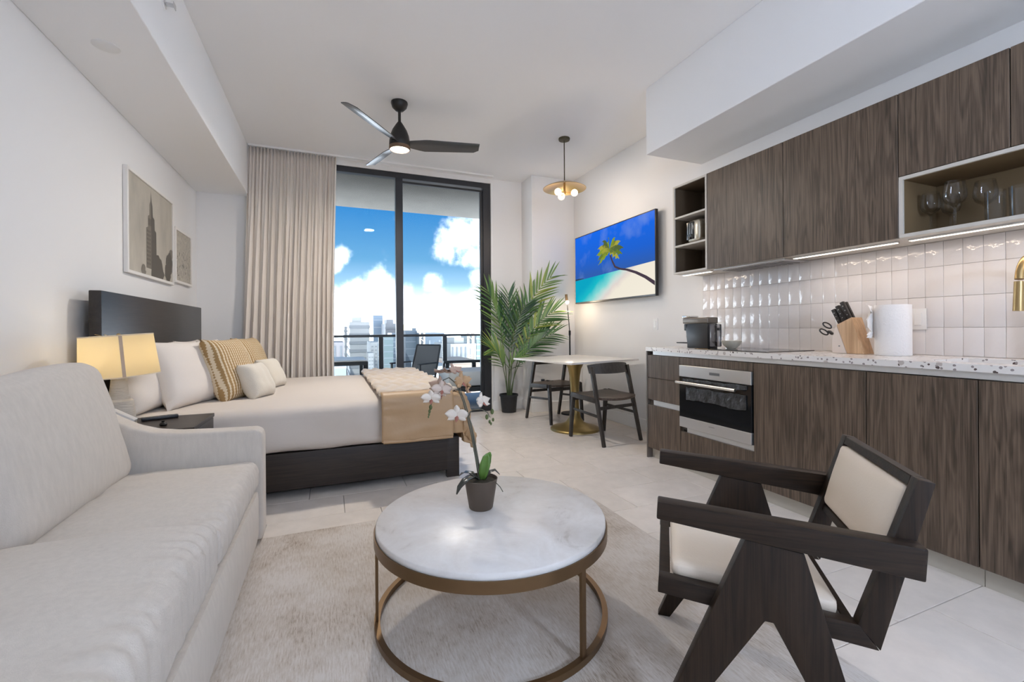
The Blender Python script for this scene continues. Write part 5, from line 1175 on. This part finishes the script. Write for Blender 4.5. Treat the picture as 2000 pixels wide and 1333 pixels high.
# ------------------------------------------------------------------ dining chairs (local: +y is the way the sitter faces)
SEATM = wood('seat_wood', (.055, .038, .028), (.13, .092, .068), .45, 'Y', 30)
def dining_chair(label, loc, rz):
    c = thing('dining_chair', label, 'chair', loc, rz)
    bm = B(); N = 16; top = []; bot = []
    for i in range(N + 1):
        u = -1 + 2 * i / N; xr = u * .232
        yb = -.195 - .055 * (1 - u * u); yf = .235 - .012 * u * u
        zc = .438 - .010 * (1 - u * u)
        ct = [bm.verts.new((xr * (1 - .06 * (j == 0)), yb + (yf - yb) * j / 6, zc + .006 * (j / 6))) for j in range(7)]
        cb = [bm.verts.new((v.co.x, v.co.y, v.co.z - .022)) for v in ct]; top.append(ct); bot.append(cb)
    for i in range(N):
        for j in range(6): bm.faces.new((top[i][j], top[i + 1][j], top[i + 1][j + 1], top[i][j + 1])); bm.faces.new((bot[i][j], bot[i][j + 1], bot[i + 1][j + 1], bot[i + 1][j]))
        for j in (0, 6): bm.faces.new((top[i][j], bot[i][j], bot[i + 1][j], top[i + 1][j]))
    for i in (0, N):
        for j in range(6): bm.faces.new((top[i][j], top[i][j + 1], bot[i][j + 1], bot[i][j]))
    bmesh.ops.recalc_face_normals(bm, faces=bm.faces[:]); obj('seat', bm, SEATM, c, 40)
    for s in (-1, 1):
        obj('leg', bar(B(), (s * .222, .245, .0), (s * .218, .205, .445), .026, .030, (0, 1, 0), .034, .042, .004), ASHB, c)
        obj('leg', bar(B(), (s * .238, -.245, .0), (s * .226, -.075, .715), .026, .030, (0, 1, 0), .032, .040, .004), ASHB, c)
        obj('side_rail', bar(B(), (s * .2395, .195, .427), (s * .2415, -.142, .405), .016, .046, (0, 0, 1), .016, .046, .003), ASHB, c)
        obj('side_stretcher', bar(B(), (s * .220, .208, .285), (s * .234, -.165, .262), .014, .024, (0, 0, 1), None, None, .003), ASHB, c)
    obj('rear_rail', bar(B(), (-.215, -.168, .335), (.215, -.168, .335), .018, .030, (0, 0, 1), None, None, .003), ASHB, c)
    obj('front_rail', bar(B(), (-.20, .20, .385), (.20, .20, .385), .018, .036, (0, 0, 1), None, None, .003), ASHB, c)
    # curved back plank, deeper in the middle
    bm = B(); N = 22; g = []
    for i in range(N + 1):
        u = -1 + 2 * i / N; x = u * .248; y = -.070 - .075 * (1 - u * u); h0 = .648 + .004 * u * u; h1 = .728 + .022 * (1 - u * u) ** .8; rk = .03
        g.append([bm.verts.new(p) for p in ((x, y - .010 - rk * 0, h0), (x, y - .010 + rk, h1), (x, y + .010 + rk, h1), (x, y + .010, h0))])
    for i in range(N):
        for j in range(4): bm.faces.new((g[i][j], g[i + 1][j], g[i + 1][(j + 1) % 4], g[i][(j + 1) % 4]))
    for i in (0, N): bm.faces.new(g[i])
    bmesh.ops.recalc_face_normals(bm, faces=bm.faces[:]); obj('backrest', bm, ASHB, c, 40)
    return c
dining_chair('dark wood dining chair with curved back on the kitchen side of the table', (2.468, 3.669, 0), radians(9.5))
dining_chair('dark wood dining chair tucked under the table by the potted palm', (2.452, 4.68, 0), radians(188))
CB = thing('charging_cable', 'small black plug with a coiled cord on the farther dining chair seat', 'cable', (2.36, 4.76, .444))
bm = B(); bar(bm, (2.335, 4.80, .458), (2.375, 4.785, .458), .03, .026, (0, 0, 1), None, None, .004); obj('plug_body', bm, BLACK, CB)
pts = [(2.375, 4.785, .452)] + [(2.41 + .03 * cos(a * .7), 4.77 + .03 * sin(a * .7), .449 + .002 * (a % 3)) for a in range(0, 12)] + [(2.47, 4.74, .449)]
obj('cord', tube(B(), pts, .003, 6), BLACK, CB)

# ------------------------------------------------------------------ floor lamp in the corner
FLP = thing('floor_lamp', 'slim black floor lamp with a small glowing head behind the table', 'lamp', (2.79, 4.90, 0))
obj('base', lathe(B(), [(0, .0), (.115, 0), (.115, .014), (.11, .018), (0, .018)], 36, (2.79, 4.90, 0)), BLACKM, FLP)
obj('pole', tube(B(), [(2.79, 4.90, .0185), (2.79, 4.90, 1.00)], .010, 12), BLACKM, FLP)
obj('joint', lathe(B(), [(0, -.03), (.014, -.03), (.014, .03), (0, .03)], 14, (2.79, 4.90, 1.02)), BLACKM, FLP)
obj('arm', tube(B(), [(2.79, 4.90, 1.03), (2.758, 4.90, 1.37)], .0055, 10), BLACKM, FLP)
obj('head', tube(B(), [(2.748, 4.897, 1.43), (2.738, 4.893, 1.505)], .017, 16), mat('lamp_head_bronze', (.20, .12, .06), .35, .8), FLP)
bm = B(); bmesh.ops.create_uvsphere(bm, u_segments=16, v_segments=10, radius=.022, matrix=Matrix.Translation((2.752, 4.892, 1.405))); obj('bulb', bm, emat('spot_glow', (1, .85, .62), 8.0), FLP, 60)
light('floor_lamp_bulb', 'POINT', (2.745, 4.86, 1.385), 2.0, (1, .80, .58), .02, parent=FLP)

# ------------------------------------------------------------------ potted palm
PC = Vector((2.135, 5.345, 0))
PP = thing('potted_palm', 'tall artificial palm with arching fronds in a black pot', 'plant', PC)
obj('pot', lathe(B(), [(0, 0), (.088, 0), (.092, .005), (.112, .205), (.122, .208), (.122, .232), (.114, .232), (.105, .19), (0, .19)], 36, PC + Vector((0, 0, .0003))), mat('pot_black', (.014, .015, .016), .55), PP)
obj('soil', lathe(B(), [(0, .205), (.06, .205), (.104, .1985), (.104, .191), (0, .191)], 24, PC), mat('soil', (.03, .024, .018), .95, bump=1, bscale=80), PP)
LEAF = [mat('palm_leaf_%d' % i, c, .42, spec=.5) for i, c in enumerate(((.045, .12, .035), (.075, .17, .045), (.14, .24, .055), (.26, .32, .06), (.035, .085, .045)))]
PST = mat('palm_stem', (.10, .14, .05), .5)
def leaflet_mesh(m_):
    bm = B(); n = 5; g = []
    for i in range(n + 1):
        s = i / n; w_ = .052 * sin(pi * min(.985, .16 + .84 * s)) ** .8; dz = -.22 * s * s
        g.append([bm.verts.new((s, -w_, dz)), bm.verts.new((s, 0, dz - .006 * (1 - s))), bm.verts.new((s, w_, dz))])
    for i in range(n):
        for j in range(2): bm.faces.new((g[i][j], g[i + 1][j], g[i + 1][j + 1], g[i][j + 1]))
    return mesh_of(bm, 'leaflet', m_, 60)
LM = [leaflet_mesh(m_) for m_ in LEAF]
rp = random.Random(11)
def frond(base, ctrl, tip, nl, L, tilt, cols):
    base, ctrl, tip = Vector(base), Vector(ctrl), Vector(tip); N = 22
    pts = [base * (1 - t) ** 2 + ctrl * 2 * t * (1 - t) + tip * t * t for t in [i / N for i in range(N + 1)]]
    st = obj('frond', tube(B(), pts, [.0065 - .005 * i / N for i in range(N + 1)], 7), PST, PP)
    pl = Vector(tilt).normalized()
    for k in range(nl):
        for s in (-1, 1):
            t = .38 + .62 * (k + .5) / nl; i = min(N - 1, int(t * N)); f = t * N - i; p = pts[i].lerp(pts[i + 1], f); d = (pts[i + 1] - pts[i]).normalized()
            sd_ = d.cross(pl).normalized() * s; ang = radians(58 - 34 * t + rp.uniform(-5, 5)); ln = L * (.55 + .75 * sin(pi * min(1, .12 + .78 * ((t - .38) / .62)))) * rp.uniform(.88, 1.1)
            xa = (d * cos(ang) + sd_ * sin(ang)).normalized(); zu = (pl * .8 + Vector((0, 0, .35)) - xa * (pl * .8 + Vector((0, 0, .35))).dot(xa)).normalized(); ya = zu.cross(xa)
            M = Matrix.Identity(4)
            for r_ in range(3): M[r_][0] = xa[r_] * ln; M[r_][1] = ya[r_] * ln * .85; M[r_][2] = zu[r_] * ln * .85; M[r_][3] = p[r_]
            o = bpy.data.objects.new('leaflet', LM[rp.choice(cols)]); COL.objects.link(o); o.parent = st; o.matrix_basis = M
b0 = PC + Vector((0, 0, .20))
frond(b0 + Vector((.02, .0, 0)), (2.16, 5.33, 1.30), (2.60, 5.02, 1.74), 17, .28, (-.35, -.85, .35), (1, 2, 2, 3))
frond(b0 + Vector((-.02, -.01, 0)), (2.06, 5.32, 1.20), (1.80, 5.18, 1.55), 16, .27, (.25, -.9, .3), (0, 1, 2, 2))
frond(b0 + Vector((.03, -.02, 0)), (2.22, 5.27, 1.05), (2.62, 4.97, 1.30), 17, .28, (-.3, -.8, .5), (0, 1, 2, 3))
frond(b0 + Vector((.01, -.03, 0)), (2.20, 5.25, .85), (2.58, 4.93, 1.02), 16, .27, (-.3, -.75, .6), (0, 0, 1, 4))
frond(b0 + Vector((-.03, -.03, 0)), (2.02, 5.22, .80), (1.80, 5.08, .84), 14, .26, (.2, -.75, .6), (1, 2, 2, 3))
frond(b0 + Vector((0, .02, 0)), (2.13, 5.34, 1.0), (2.27, 5.12, 1.38), 15, .26, (-.1, -.95, .2), (0, 1, 4, 4))
frond(b0 + Vector((-.01, -.035, 0)), (2.08, 5.26, .75), (2.18, 4.98, .72), 12, .20, (-.1, -.6, .8), (0, 1, 2))
frond(b0 + Vector((.02, .03, 0)), (2.15, 5.36, 1.1), (2.08, 5.20, 1.52), 14, .24, (.05, -.98, .1), (0, 1, 4))
